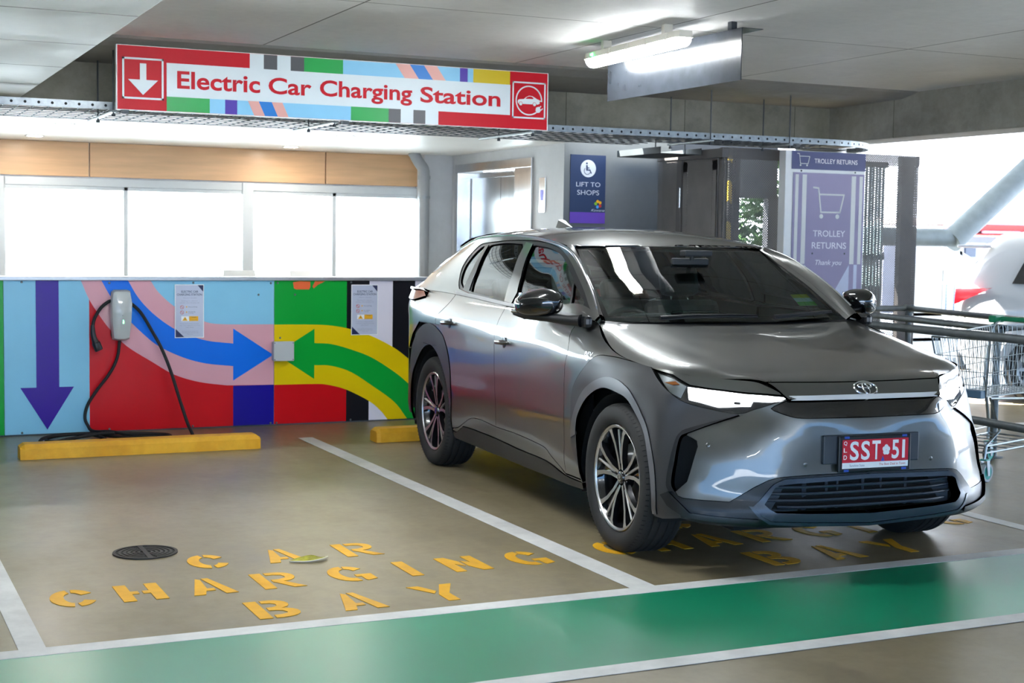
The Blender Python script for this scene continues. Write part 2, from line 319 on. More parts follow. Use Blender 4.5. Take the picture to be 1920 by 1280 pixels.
# ---- lobby walkway behind the mural: soffit, plywood bulkhead, window wall
b=MB(); b.box((-14,11.2,2.415),(6.2,11.62,2.439),SOFF); b.box((-14,11.62,2.415),(6.2,15.2,2.6),SOFF); b.build('trim_4',kind='structure')
for i,(x0,x1) in enumerate(((-9.0,-.075),(-.065,2.362),(2.374,4.809),(4.821,6.0))):
    b=MB(); b.box((x0,14.985,2.075),(x1,15.05,2.413),PLY,.003); b.build('trim_%d'%(5+i),kind='structure')
b=MB(); b.box((-14,15.03,2.05),(6.05,15.2,2.6),WHITE); b.box((-14,15.0,0),(6.05,15.2,.86),WHITE); b.build('wall_window',kind='structure')
WFR=mat('window frame paint','#ccd1d3',.4,var=.03)
def window(n,x0,x1,mull):
    w=MB(); t=.035
    w.box((x0,14.99,1.98),(x1,15.10,2.06),WFR,.004); w.box((x0,14.99,.86),(x1,15.10,.93),WFR,.004)
    w.box((x0,14.99,.86),(x0+t,15.10,2.05),WFR,.004); w.box((x1-t,14.99,.86),(x1,15.10,2.05),WFR,.004)
    w.box((x0+t,15.0,1.945),(x1-t,15.08,1.99),WFR,.004)
    f=w.build('window_%d'%n,kind='structure')
    for mx in mull: q=MB(); q.box((mx-.022,15.0,.9),(mx+.022,15.08,1.99),WFR,.004); q.build('mullion',f)
    g=MB(); g.box((x0+t,15.045,.92),(x1-t,15.051,1.98),WINGL); g.build('pane',f)
window(1,-.9,1.535,[.3]); window(2,1.537,3.965,[2.725]); window(3,3.968,5.96,[4.92]); window(4,-3.0,-.903,[-1.95]); window(5,-9.0,-3.003,[-7,-5])
for i,(x0,x1) in enumerate(((1.515,1.56),(3.915,4.03),(-.93,-.87))):
    b=MB(); b.box((x0,14.975,.86),(x1,15.02,2.062),WFR,.003); b.build('trim_%d'%(20+i),kind='structure')
# ---- lift core
b=MB()
b.box((6.2,12.12,0),(7.35,12.32,2.6),DARKC); 
b.build('wall_core_front',kind='structure')
b=MB(); LX=6.2
b.box((LX-.001,12.121,0),(LX+.3,12.76,2.6),LIFTC); b.box((LX-.001,14.64,0),(LX+.3,15.2,2.6),LIFTC); b.box((LX-.001,12.76,2.31),(LX+.3,14.64,2.6),LIFTC); b.box((5.86,14.78,0),(6.2,15.2,2.6),LIFTC,.01)
b.build('wall_core_left',kind='structure')
# lift doors
b=MB(); b.box((LX-.03,12.76,2.22),(LX+.02,14.66,2.31),STEEL,.003); b.box((LX-.03,12.76,0),(LX+.12,13.14,2.22),STEEL,.003); b.box((LX-.03,14.58,0),(LX+.12,14.66,2.22),STEEL,.003)
b.box((LX+.1,13.14,2.16),(LX+.2,14.58,2.22),STEEL)
d=b.build('door_1',kind='structure',label='stainless steel lift door frame')
b=MB(); b.box((LX+.13,13.14,0),(LX+.15,13.803,2.16),STEEL); b.build('door_leaf',d)
b=MB(); b.box((LX+.13,13.812,0),(LX+.15,14.58,2.16),STEEL); b.build('door_leaf',d)
b=MB(); b.box((LX+.16,13.0,0),(LX+.2,14.6,2.2),DARKGAP); b.build('door_shaft_edge',d)
# ================================================================== mural wall
c_=lambda n,h,r=.28: mat(n,h,r,var=.03,scale=3,coat=.06,coatr=.1,spec=.3)
RED=c_('mural red','#cc0a16'); LBL=c_('mural light blue','#8ccbe6'); BLU=c_('mural blue','#0672e6'); PNK=c_('mural pink','#e0a5ad'); PUR=c_('mural purple','#3a1a96')
GRN=c_('mural green','#06a236'); YEL=c_('mural yellow','#e6c406'); BLK=c_('mural black','#17171d'); DBL=c_('mural dark blue','#1a0f8f'); MWH=c_('mural white','#e8e2eb'); ORG=c_('orange spray paint','#f26a35',.5)
b=MB(); b.box((-6,11.35,.0),(6.2,11.50,1.165),DARKC); b.build('wall_mural',kind='structure')
b=MB(); b.box((-6,11.30,1.163),(6.19,11.52,1.192),ALU,.004); b.build('trim_9',kind='structure')
PY=11.33
def mural(x0,x1,layers,label,screws):
    t=thing('mural_panel',label,'panel',((x0+x1)/2,PY,.03),0,'printed mural panels')
    b=MB(); F=XZ((0,PY,0))
    for i,(poly,m) in enumerate(layers): b.prism(poly,F,-.018 if i==0 else .0004*(i-1),.0004*(i+.2),m)
    local(t,b).build('panel_face',t)
    for sx,sz in screws:
        s=MB(); s.lathe([(0,.004),(.006,.004),(.009,.0)],XZ((sx,PY-.003,sz)),GALVD,10); local(t,s).build('screw',t)
    return t
ZB=.012; ZT=1.162
band=lambda lo,hi:lo+hi[::-1]
plo=[(1.722,1.164),(1.779,1.026),(1.848,.912),(1.930,.797),(2.060,.661),(2.252,.535),(2.422,.432),(2.608,.371),(2.796,.341),(2.887,.334),(3.2165,.330)]
blo=[(1.873,1.164),(1.943,1.038),(2.061,.880),(2.180,.757),(2.301,.657),(2.484,.567),(2.670,.513),(2.887,.487)]
bhi=[(2.072,1.164),(2.145,1.037),(2.241,.927),(2.362,.828),(2.484,.758),(2.670,.694),(2.887,.666)]
phi=[(2.242,1.164),(2.302,1.073),(2.423,.962),(2.546,.894),(2.658,.843),(2.795,.820),(3.2165,.814)]
sm2=lambda p,n=5:[(v.x,v.y) for v in crv([(a,c,0) for a,c in p],n)]
plo,blo,bhi,phi=map(sm2,(plo,blo,bhi,phi))
clipz=lambda p:[(a,min(c,ZT)) for a,c in p]
L1=[(rect(1.168,ZB,3.2165,ZT),LBL),([(1.782,ZB),(3.2165,ZB)]+[p for p in plo[::-1] if p[0]>=1.782]+[(1.782,1.02)],RED),(clipz(band(plo,phi)),PNK),
 (clipz(blo)+[(2.887,.372),(3.212,.570),(2.887,.784)]+clipz(bhi)[::-1],BLU),(rect(2.887,ZB,3.2165,.330),DBL),
 ([(1.395,ZT),(1.395,.361),(1.280,.361),(1.472,.042),(1.667,.361),(1.560,.361),(1.560,ZT)],PUR)]
mural(1.168,3.2165,L1,'mural panel with purple down arrow and blue curved arrow behind the wall charger',[(1.296,1.150),(1.932,1.144),(2.572,1.146),(3.091,1.051),(3.191,1.143),(3.191,.022),(1.928,.027),(2.567,.023),(1.290,.024)])
yhi=sm2([(3.219,.812),(3.530,.808),(3.694,.798),(3.861,.767),(4.043,.707),(4.230,.613),(4.368,.514),(4.511,.393),(4.634,.269),(4.75,.1),(4.79,ZB)])
ghi=sm2([(3.553,.658),(3.695,.647),(3.862,.601),(4.044,.530),(4.243,.406),(4.371,.303),(4.513,.166),(4.61,ZB)])
glo=sm2([(3.553,.479),(3.696,.470),(3.863,.416),(4.046,.300),(4.245,.156),(4.36,ZB)])
ylo=sm2([(3.219,.328),(3.532,.326),(3.659,.317),(3.823,.272),(4.021,.172),(4.127,.085),(4.188,ZB)])
L2=[(rect(3.2195,ZB,5.27,ZT),MWH),(rect(3.2195,.7,3.826,ZT),GRN),(rect(3.2195,ZB,3.826,.5),RED),(rect(3.826,ZB,4.021,ZT),BLK),(rect(4.225,ZB,4.422,ZT),BLK),(rect(4.85,ZB,5.27,ZT),YEL),
 (band(yhi,ylo),YEL),(ghi+glo[::-1]+[(3.553,.366),(3.232,.577),(3.553,.775)],GRN),
 ([(3.372,1.150),(3.38,1.10),(3.40,1.092),(3.505,1.092),(3.516,1.11),(3.516,1.158),(3.42,1.158)],ORG),([(3.545,1.10),(3.534,1.115),(3.555,1.158),(3.64,1.158),(3.58,1.13)],ORG)]
mural(3.2195,5.27,L2,'mural panel with green and yellow curved arrow behind the parked car',[(3.246,1.144),(3.389,1.051),(3.268,.705),(3.862,1.150),(3.240,.022),(3.864,.022),(4.506,1.142)])
mural(-.9,1.165,[(rect(-.9,ZB,1.165,ZT),LBL),(rect(.55,ZB,1.165,ZT),GRN)],'mural panel with plain green edge at the far left of the wall',[(1.1,1.14),(1.1,.03)])
mural(5.273,6.15,[(rect(5.273,ZB,6.15,ZT),YEL),(rect(5.7,ZB,6.15,ZT),LBL)],'mural panel hidden behind the car boot near the lift',[])
# ---- charger on the wall
CG=mat('charger silver plastic','#b9bdb9',.32,var=.03,coat=.4); LED=mat('green indicator','#30ff70',.4,emit='#40ff80',estr=6,var=0)
def charger(cx,label,grp):
    t=thing('wall_charger',label,'charger',(cx,PY,.717),0,grp); F=fr((0,-.0,0),(1,0,0),(0,0,1))
    b=MB(); b.box((-.07,-.045,.008),(.07,-.002,.372),BLACKP,.02); b.build('back_plate',t)
    out=[(-.063,.0),(-.03,-.008),(.03,-.008),(.059,.004),(.075,.14),(.082,.278),(.066,.368),(.045,.377),(-.05,.377),(-.067,.365),(-.077,.28),(-.074,.14)]
    b=MB(); n=len(out); lay=[(1,0.035),(1.0,.075),(.93,.098),(.5,.112),(.02,.118)]; vs=[]
    for s,d in lay: vs+=[(x*s,-d-(.012 if s<.9 else 0),.185+(z-.185)*s) for x,z in out]
    fs=[(k*n+i,k*n+(i+1)%n,(k+1)*n+(i+1)%n,(k+1)*n+i) for k in range(len(lay)-1) for i in range(n)]
    b.add(vs,fs,CG,True); b.build('front_cover',t,label='silver grey curved cover')
    b=MB(); b.box((.002,-.128,.125),(.010,-.108,.165),LED,.002); b.build('indicator_light',t)
    return t
def cable(mb,pts,r=.0125,n=10): mb.tube(crv(pts,6),r,RUBBER,n)
c1=charger(2.008,'silver wall charger on the pink and blue mural with its cable coiled below','charging units on the wall')
b=MB(); Y=PY-.045
cable(b,[(1.95,Y,1.01),(1.915,Y-.01,1.003),(1.855,Y-.02,.954),(1.806,Y-.03,.870),(1.795,Y-.03,.80)])
local(c1,b).build('connector_cable',c1)
b=MB(); b.tube([(1.795,Y-.03,.83),(1.797,Y-.03,.77),(1.803,Y-.03,.735),(1.815,Y-.03,.70),(1.819,Y-.03,.693),(1.839,Y-.03,.645),(1.842,Y-.03,.638)],[.014,.019,.02,.024,.031,.031,.029],BLACKP,14); local(c1,b).build('connector_plug',c1)
b=MB()
cable(b,[(2.06,Y,1.0),(2.091,Y-.01,.983),(2.157,Y-.03,.915),(2.240,Y-.05,.768),(2.301,Y-.08,.644),(2.357,Y-.14,.475),(2.405,Y-.24,.26),(2.435,Y-.36,.10),(2.44,Y-.50,.017),(2.33,Y-.56,.016),(2.10,Y-.52,.016),(1.9,Y-.30,.017),(1.75,Y-.08,.016),(1.57,Y-.11,.016),(1.44,Y-.24,.016),(1.42,Y-.42,.016),(1.57,Y-.47,.016),(1.76,Y-.48,.016),(1.82,Y-.40,.016),(1.74,Y-.25,.030),(1.60,Y-.20,.032),(1.42,Y-.30,.03),(1.36,Y-.42,.016),(1.42,Y-.50,.016),(1.60,Y-.40,.03),(1.85,Y-.28,.040),(2.1,Y-.22,.018),(2.28,Y-.32,.017),(2.27,Y-.46,.017),(2.05,Y-.46,.03),(1.9,Y-.22,.04),(1.79,Y-.06,.03),(1.757,Y-.02,.07),(1.738,Y-.01,.13),(1.757,Y-.01,.22),(1.822,Y-.01,.327),(1.929,Y-.01,.470),(1.982,Y-.01,.590),(1.998,Y-.01,.72)])
local(c1,b).build('coiled_cable',c1)
c2=charger(4.62,'silver wall charger mostly hidden behind the parked car','charging units on the wall')
b=MB(); cable(b,[(4.56,Y,1.02),(4.47,Y-.02,.98),(4.40,Y-.03,.88),(4.365,Y-.03,.76),(4.385,Y-.03,.62),(4.44,Y-.03,.50)]); local(c2,b).build('connector_cable',c2)
# ---- junction box, notices
JB=mat('grey junction box','#bdbfbd',.5,var=.03)
t=thing('junction_box','pale grey square junction box over the seam between two mural panels','box',(3.277,PY,.527))
b=MB(); b.box((-.081,-.07,0),(.081,-.003,.151),JB,.008); b.build('box_body',t); b=MB(); b.box((-.084,-.083,-.003),(.084,-.068,.154),JB,.006); b.build('box_lid',t)
for q in ((-.075,.009),(.075,.009),(-.075,.142),(.075,.142)): b=MB(); b.lathe([(0,.003),(.004,.003),(.005,0)],XZ((q[0],-.083,q[1])),GALVD,8); b.build('lid_screw',t)
PAP=mat('laminated notice paper','#c4c8d8',.25,coat=.5,var=.03); NAVY=mat('navy print','#1b2350',.4,var=.03); GOLD=mat('amber print','#f0b20a',.4,var=.02); REDP=mat('red print','#c8342e',.4,var=.02); WPR=mat('white print','#f2f2f0',.4,var=.01); GRYP=mat('grey print','#7d819a',.5,var=.02)
def notice(x0,z0,w,h,label,rot=0):
    t=thing('notice',label,'notice',(x0,PY-.006,z0),0,'charging station notices'); t.rotation_euler=(0,rot,0)
    F=fr((0,0,0),(1,0,0),(0,0,1)); b=MB(); b.prism(rect(0,0,w,h),F,0,.0035,WPR); b.prism(rect(.006,.006,w-.006,h-.006),F,.0036,.0042,PAP); b.build('sheet',t)
    b=MB(); P=lambda pts,m,d=.0052:b.prism([(x*w,y*h) for x,y in pts],F,d-.001,d,m)
    P([(.78,.985),(.975,.985),(.975,.86)],NAVY); P([(.025,.015),(.32,.015),(.025,.17)],NAVY)
    tx=lambda s,xa,ya,xb,yb,m,bold=0:b.text(s,F,xa*w,ya*h,xb*w,yb*h,m,bold,d=.0054)
    tx('ELECTRIC CAR',.22,.845,.80,.885,NAVY,.01); tx('CHARGING STATION',.07,.79,.93,.83,NAVY,.01)
    tx('Welcome to the station',.28,.74,.75,.757,GRYP); tx('Parking for electric',.22,.68,.78,.70,GRYP); tx('vehicles while charging only',.16,.645,.84,.665,GRYP)
    for yy in (.575,.478):
        b.ring(fr((.245*w,-.004,yy*h),(1,0,0),(0,0,1)),.063*w,.05*w,0,.0012,REDP,20); P([(.20,yy+.018),(.21,yy+.022),(.29,yy-.018),(.28,yy-.022)],REDP)
        b.lathe([(0,.0015),(.024*w,.0015),(.024*w,0)],fr((.40*w,-.004,yy*h+.002),(1,0,0),(0,0,1)),GOLD,12)
    tx('No parking',.46,.567,.76,.588,NAVY); tx('No smoking',.46,.478,.70,.497,NAVY); tx('in this bay',.46,.452,.64,.470,NAVY)
    P(rect(.22,.315,.48,.405),WPR); P(rect(.49,.315,.80,.405),GOLD); P([(.25,.322),(.44,.322),(.345,.395)],GOLD,.0058); P([(.34,.36),(.355,.378),(.352,.355),(.36,.352),(.34,.33),(.345,.348),(.333,.35)],NAVY,.0062)
    tx('Danger',.57,.375,.74,.395,NAVY,.01); tx('Live electrical parts',.53,.325,.78,.34,NAVY)
    tx('For help with the charging units please',.18,.255,.82,.272,GRYP); tx('contact centre management on the number',.15,.222,.86,.238,GRYP); tx('shown below',.36,.19,.64,.206,GRYP)
    tx('Vehicles parked without charging may be',.22,.115,.80,.13,GRYP); tx('moved at the owners cost',.24,.09,.8,.106,GRYP); tx('Thank you',.40,.06,.62,.076,GRYP)
    b.build('printing',t); return t
notice(2.426,.717,.227,.416,'laminated electric car charging notice on the blue and pink mural beside the wall charger')
notice(3.862,.718,.230,.413,'electric car charging notice over the black and white stripes behind the parked car')
# ---- wheel stops
WS_Y=concrete('yellow kerb paint','#dc9a13','#eab02c',.55,stain=.35,sscale=5,bump=.3)
def stop(x0,x1,label):
    t=MB(); w=(x1-x0)/2; h=.102
    pr=[(-.085,0),(.085,0),(.08,.07),(.06,h),(-.06,h),(-.08,.07)]; vs=[]
    for x,s in ((-w,.9),(-w+.03,1),(w-.03,1),(w,.9)): vs+=[(x,y*s,z*(.8 if s<1 and z>.1 else 1)) for y,z in pr]
    n=6; fs=[(k*n+i,k*n+(i+1)%n,(k+1)*n+(i+1)%n,(k+1)*n+i) for k in range(3) for i in range(n)]+[tuple(range(n))[::-1],tuple(range(3*n,4*n))]
    t.add(vs,fs,WS_Y); o=t.build('wheel_stop',None,None,label,'wheel stop','yellow wheel stops'); o.location=((x0+x1)/2,10.2,.0012); return o
stop(1.14,2.78,'long yellow concrete wheel stop in the empty bay under the wall charger'); stop(3.66,5.30,'yellow concrete wheel stop behind the rear wheels of the parked car')
# ---- drain cover, leaf
IRON=mat('cast iron','#3b3836',.6,metal=.5,var=.2,scale=30)
t=thing('drain_cover','round cast iron drain cover with ring slots in the empty bay floor','drain cover',(1.352,6.975,0))
b=MB(); F=fr((0,0,.001),(1,0,0),(0,1,0)); b.ring(F,.152,.138,0,.006,IRON,40); b.build('rim',t)
b=MB(); b.lathe([(0,.001),(.138,.001)],F,DARKGAP,40); 
for r in (.12,.098,.076,.054,.032):
    for a in (0,PI): b.ring(F,r+.006,r-.006,.001,.005,IRON,24,a-1.32,a+1.32)
b.box((-.012,-.138,.001),(.012,.138,.006),IRON); b.build('grate',t)
LEAF=mat('yellow green leaf','#8d8a12',.5,var=.4,scale=40); LEAFE=mat('pale leaf edge','#d8d2b8',.6)
b=MB(); lf=crv([(0,0,.004),(.05,.025,.012),(.11,.03,.02),(.15,.01,.012),(.19,.028,.008),(.15,-.03,.012),(.09,-.04,.006),(.03,-.03,.006)],4,True)
b.add([Vector((.09,0,.014))]+lf,[(0,i+1,(i+1)%len(lf)+1) for i in range(len(lf))],LEAF,True); b.tube([lf[i] for i in range(14,len(lf))],.003,LEAFE,5)
o=b.build('fallen_leaf',None,None,'fallen yellow green leaf lying on the letter A of the stencilled word CAR','leaf'); o.location=(1.93,6.53,.003); o.rotation_euler=(0,0,-.1)
# ================================================================== overhead sign
SW,SH=3.245,.43; SX,SZ,SY=1.790,2.362,10.15
t=thing('overhead_sign','long red white and coloured hanging sign reading Electric Car Charging Station','sign',(SX,SY,SZ))
F=fr((0,-.0,0),(1,0,0),(0,0,1)); sr=lambda x0,z0,x1,z1:rect(x0-SX,z0-SZ,x1-SX,z1-SZ)
SRED=mat('sign red','#bc0a1e',.45,var=.02,spec=.25); SWH=mat('sign white','#cfd9dc',.4,var=.02); SGR=mat('sign charcoal','#4b4b4d',.4,var=.02); SGN=mat('sign green','#029a40',.35,var=.02); SYL=mat('sign yellow','#c9b004',.35,var=.02); SBL=mat('sign light blue','#82c0e0',.35,var=.02); SB2=mat('sign blue','#0a74c4',.35,var=.02); SPK=mat('sign pink','#dba196',.35,var=.02); SPU=mat('sign purple','#43239c',.35,var=.02)
b=MB(); b.box((-.008,-.002,-.004),(SW+.008,.03,SH+.004),WHITE,.002); b.build('sign_frame',t)
b=MB(); b.prism(rect(0,0,SW,SH),F,.0,.003,SRED)
Z0,Z1,Z2,Z3=2.363,2.462,2.690,2.791; SD=[.0034]
def sd(): SD[0]+=.0002; return SD[0]
for x0,x1,m in ((2.701,4.225,SWH),(2.802,2.899,SGR),(2.997,3.096,SGR),(3.096,3.386,SGN),(3.386,4.411,SBL),(4.302,4.365,SPU),(4.411,4.715,SYL)): b.prism(sr(x0,Z2,x1,Z3),F,.003,sd(),m)
for x0,x1,m in ((2.121,2.418,SGN),(2.418,3.448,SBL),(2.526,2.612,SPU),(3.448,3.738,SGN),(3.738,4.131,SWH),(3.738,3.832,SGR),(3.932,4.027,SGR)): b.prism(sr(x0,Z0,x1,Z1),F,.003,sd(),m)
b.prism(sr(2.121,Z1,4.7185,Z2),F,.003,sd(),SWH)
sk=lambda xa,xb,dx,zt,zb,m,d:b.prism([(xa-SX,zt-SZ),(xb-SX,zt-SZ),(xb+dx-SX,zb-SZ),(xa+dx-SX,zb-SZ)],F,.003,d,m)
for xa,xb,m in ((3.789,4.115,SPK),(3.90,4.012,SB2)): sk(xa,xb,.072,Z3,Z2,m,sd())
for xa,xb,m in ((2.688,2.937,SPK),(2.765,2.859,SB2)): sk(xa,xb,.045 if m==SPK else .045,Z1,Z0,m,sd())
b.build('sign_face',t)
for wd,x0,x1,z0,z1 in (('Electric',2.192,2.775,2.519,2.640),('Car',2.835,3.150,2.519,2.636),('Charging',3.212,3.920,2.489,2.640),('Station',3.985,4.636,2.519,2.636)):
    b=MB(); b.text(wd,F,x0-SX,z0-SZ,x1-SX,z1-SZ,SRED,.022,d=.0085); b.build('lettering',t,label='red word '+wd+' on the white band')
def frame2(b,x0,z0,x1,z1,w,m,d):
    for q in (sr(x0,z0,x1,z0+w),sr(x0,z1-w,x1,z1),sr(x0,z0,x0+w,z1),sr(x1-w,z0,x1,z1)): b.prism(q,F,.003,d,m)
b=MB(); frame2(b,1.822,2.434,2.100,2.713,.013,SWH,.0075); b.prism([(x-SX,z-SZ) for x,z in ((1.940,2.676),(1.983,2.676),(1.983,2.566),(2.062,2.566),(1.961,2.464),(1.861,2.566),(1.940,2.566))],F,.003,.0078,SWH); b.build('arrow_symbol',t,label='white down arrow in a white square')
b=MB(); frame2(b,4.737,2.442,5.019,2.720,.012,SWH,.004); cc=fr((4.878-SX,0,2.58-SZ),(1,0,0),(0,0,1))
b.ring(cc,.113,.103,.003,.0044,SWH,40,-.05,PI*2-.95); b.prism([(x-SX,z-SZ) for x,z in ((4.966,2.585),(4.99,2.583),(4.99,2.575),(4.966,2.577))],F,.003,.0042,SWH)
car=[(4.783,2.566),(4.785,2.579),(4.796,2.586),(4.836,2.590),(4.852,2.604),(4.878,2.617),(4.905,2.615),(4.93,2.603),(4.945,2.594),(4.966,2.588),(4.970,2.562),(4.955,2.553),(4.79,2.552)]
b.prism([(x-SX,z-SZ) for x,z in car],F,.003,.0046,SWH); b.prism([(x-SX,z-SZ) for x,z in ((4.848,2.592),(4.860,2.604),(4.880,2.612),(4.902,2.610),(4.918,2.598),(4.912,2.593))],F,.0046,.0049,SRED)
for wx in (4.808,4.925): b.lathe([(0,.0056),(.016,.0056),(.016,.003)],fr((wx-SX,0,2.553-SZ),(1,0,0),(0,0,1)),SRED,20); b.lathe([(0,.006),(.013,.006),(.013,.003)],fr((wx-SX,0,2.553-SZ),(1,0,0),(0,0,1)),SWH,20)
b.prism([(x-SX,z-SZ) for x,z in ((4.935,2.508),(4.945,2.490),(4.968,2.492),(4.984,2.512),(4.962,2.538),(4.94,2.53))],F,.003,.0046,SWH)
for q in (((4.966,2.532),(4.972,2.527),(4.985,2.541),(4.979,2.545)),((4.980,2.515),(4.985,2.510),(4.999,2.522),(4.994,2.528))): b.prism([(x-SX,z-SZ) for x,z in q],F,.003,.0044,SWH)
b.build('car_symbol',t,label='white car and plug in a circle inside a white square')
for x in (1.82,3.42,5.0):
    b=MB(); b.tube([(x-SX,.015,SH),(x-SX,.015,2.80-SZ)],.008,ROD,8); b.box((x-SX-.03,-.0,2.79-SZ),(x-SX+.03,.03,2.80-SZ),ROD); b.build('hanger_rod',t)
for x in (1.85,3.42,4.98):
    b=MB(); b.box((x-SX-.03,.005,-.03),(x-SX+.02,.05,-.003),ROD,.004); b.build('bracket',t)
# ================================================================== cable tray
t=thing('cable_tray','galvanised perforated cable tray with wire mesh base hanging below the concrete beam','cable tray',(0,10.55,2.37))
TZ0,TZ1=2.388,2.440; HOLE=mat('punched hole','#17191a',.9,var=0)
def rail(name,pts,pitch=.09,holes=True):
    b=MB(); n=len(pts)
    for i in range(n-1):
        p,q=Vector((*pts[i],0)),Vector((*pts[i+1],0)); d=(q-p).normalized(); nn=Vector((d.y,-d.x,0))*.0015
        vs=[p-nn,q-nn,q+nn,p+nn]; lo=[v+Vector((0,0,TZ0)) for v in vs]; hi=[v+Vector((0,0,TZ1)) for v in vs]
        b.add(lo+hi,[(0,1,2,3),(7,6,5,4),(0,4,5,1),(1,5,6,2),(2,6,7,3),(3,7,4,0)],GALV)
    if holes:
        acc=.04
        for i in range(n-1):
            p,q=Vector((*pts[i],0)),Vector((*pts[i+1],0)); d=(q-p).normalized(); L=(q-p).length; nn=Vector((d.y,-d.x,0))
            while acc<L:
                c=p+d*acc+Vector((0,0,(TZ0+TZ1)/2)); b.lathe([(0,.0021),(.010,.0021),(.010,-.0021),(0,-.0021)],(c,d,Vector((0,0,1)),nn),HOLE,10); acc+=pitch
            acc-=L
    local(t,b).build(name,t)
fp=[(x,10.55) for x in (-6,1,3.5,6.76,8.0)]+[(8.0+.95*math.sin(a),11.5-.95*math.cos(a)) for a in [PI/2*i/10 for i in range(1,11)]]
rail('side_rail',fp); bp_=[(6.9,11.15),(8.0,11.15)]+[(8.0+.35*math.sin(a),11.5-.35*math.cos(a)) for a in [PI/2*i/6 for i in range(1,7)]]; rail('side_rail',bp_)
b=MB(); WIRE=mat('dark zinc wire','#5a6066',.5,metal=.3,var=.05)
for i in range(150):
    x=-5+i*.1
    if x>8.0: break
    b.tube([(x,10.55,TZ0),(x,11.52 if x<6.6 else 11.15,TZ0)],.0038,WIRE,5)
for y in (10.65,10.80,10.95,11.10,11.25,11.40,11.52): b.tube([(-6,y,TZ0-.004),(8.0 if y<11.12 else 6.58,y,TZ0-.004)],.0035,WIRE,5)
for i in range(1,12):
    a=PI/2*i/11; b.tube([(8.0+.35*math.sin(a),11.5-.35*math.cos(a),TZ0),(8.0+.95*math.sin(a),11.5-.95*math.cos(a),TZ0)],.0032,WIRE,5)
local(t,b).build('wire_base',t)
for x in (1.83,3.45,5.1,6.77,7.58):
    b=MB(); b.box((x-.02,10.50,TZ0-.022),(x+.02,11.56 if x<6 else 11.20 if x<7 else 10.95,TZ0-.006),GALV,.003); local(t,b).build('support_channel',t)
    for y in ((10.53,11.18) if x<7 else (10.53,10.93)):
        b=MB(); b.tube([(x,y,TZ0-.05),(x,y,2.80)],.006,ROD,8); b.lathe([(.014,-.01),(.014,.01),(0,.01)],fr((x,y,TZ0-.04),(1,0,0),(0,1,0)),ROD,6); local(t,b).build('hanger_rod',t)
# second tray, dark, along the cage
t2=thing('cable_tray','short dark perforated cable tray running above the mesh cage door','cable tray',(6.9,11.6,2.30))
b=MB()
DGT=mat('dark tray steel','#3f4547',.6,metal=.3,var=.1)
b.box((6.72,11.26,2.300),(7.15,12.05,2.304),DGT); b.box((6.72,11.26,2.300),(6.724,12.05,2.36),DGT); b.box((7.146,11.26,2.300),(7.15,12.05,2.36),DGT)
for i in range(9): b.lathe([(0,.003),(.010,.003)],fr((6.718,11.32+i*.085,2.332),(0,1,0),(0,0,1)),HOLE,8)
local(t2,b).build('tray_body',t2)
for x in (6.78,7.09): b=MB(); b.tube([(x,11.45,2.303),(x,11.45,2.44)],.006,ROD,8); local(t2,b).build('hanger_rod',t2)
# ================================================================== ceiling lamp and baffle
LAMPW=mat('lamp housing','#c9c6ba',.5,var=.04); LAMPE=mat('lit lamp diffuser','#ffffff',.4,var=0,emit='#f6fbff',estr=15); LAMPFILL=mat('added fill lamp diffuser','#ffffff',.4,var=0,emit='#f6fbff',estr=30)  # the stronger emitter serves only the added out-of-view lamps
def batten(label,loc,rz,L=.66,LE=None):
    t=thing('batten_lamp',label,'lamp',loc,rz,'ceiling batten lamps')
    b=MB(); vs=[]
    for y,k in ((-L,.75),(-L+.05,1),(L-.05,1),(L,.75)): vs+=[(x*k,y,z) for x,z in ((-.065,-.045),(-.055,-.004),(.055,-.004),(.065,-.045))]
    b.add(vs,[(k*4+i,k*4+(i+1)%4,k*4+4+(i+1)%4,k*4+4+i) for k in range(3) for i in range(4)]+[(3,2,1,0),(12,13,14,15)],LAMPW); b.build('housing',t)
    b=MB(); vs=[]; pr=[(.062*math.cos(a),-.045-.058*math.sin(a)) for a in [PI*(.04+.92*i/10) for i in range(11)]]
    for y,k in ((-L+.005,.55),(-L+.04,.95),(L-.04,.95),(L-.005,.55)): vs+=[(x*k,y,-.045+(z+.045)*k) for x,z in pr]
    n=11; b.add(vs,[(k*n+i,k*n+(i+1),(k+1)*n+i+1,(k+1)*n+i) for k in range(3) for i in range(n-1)]+[tuple(range(n))[::-1],tuple(range(3*n,4*n))],LE or LAMPE,True); b.build('diffuser',t)
    for y in (-.52,-.26,0,.26,.52):
        for s in (-1,1): b=MB(); b.box((s*.058-.008,y-.012,-.05),(s*.058+.012,y+.012,-.008),LAMPW,.003); b.build('clip',t)
    b=MB(); b.box((-.074,L-.16,-.032),(-.058,L-.145,-.02),LED,.001); b.build('indicator_light',t)
    for y in (-.42,.42):
        b=MB(); b.box((-.03,y-.02,-.006),(.03,y+.02,2.85-loc[2]),LAMPW,.002); b.build('mounting_bracket',t)
    return t
batten('lit weatherproof fluorescent batten lamp on the concrete ceiling in front of the dark baffle',(4.708,8.232,2.790),math.radians(-2.5))
for x,y in ((2.1,6.5),(-3.0,6.5)): batten('batten lamp added out of sight above the parking bays to brighten the mural',(x,y,2.80),math.radians(90),LE=LAMPFILL)  # extra lamps added out of view to throw more light on the mural
for x,y in ((-2.2,-2.6),(1.2,-3.2)): batten('lit batten lamp over the driving aisle behind the viewpoint',(x,y,2.80),math.radians(90))
BAF=mat('dark grey baffle sheet','#2c3035',.22,coat=0,spec=.35,var=.15,scale=10)
t=thing('light_baffle','dark grey sheet baffle hanging from the ceiling beside the batten lamp','baffle',(4.90,8.117,2.79))
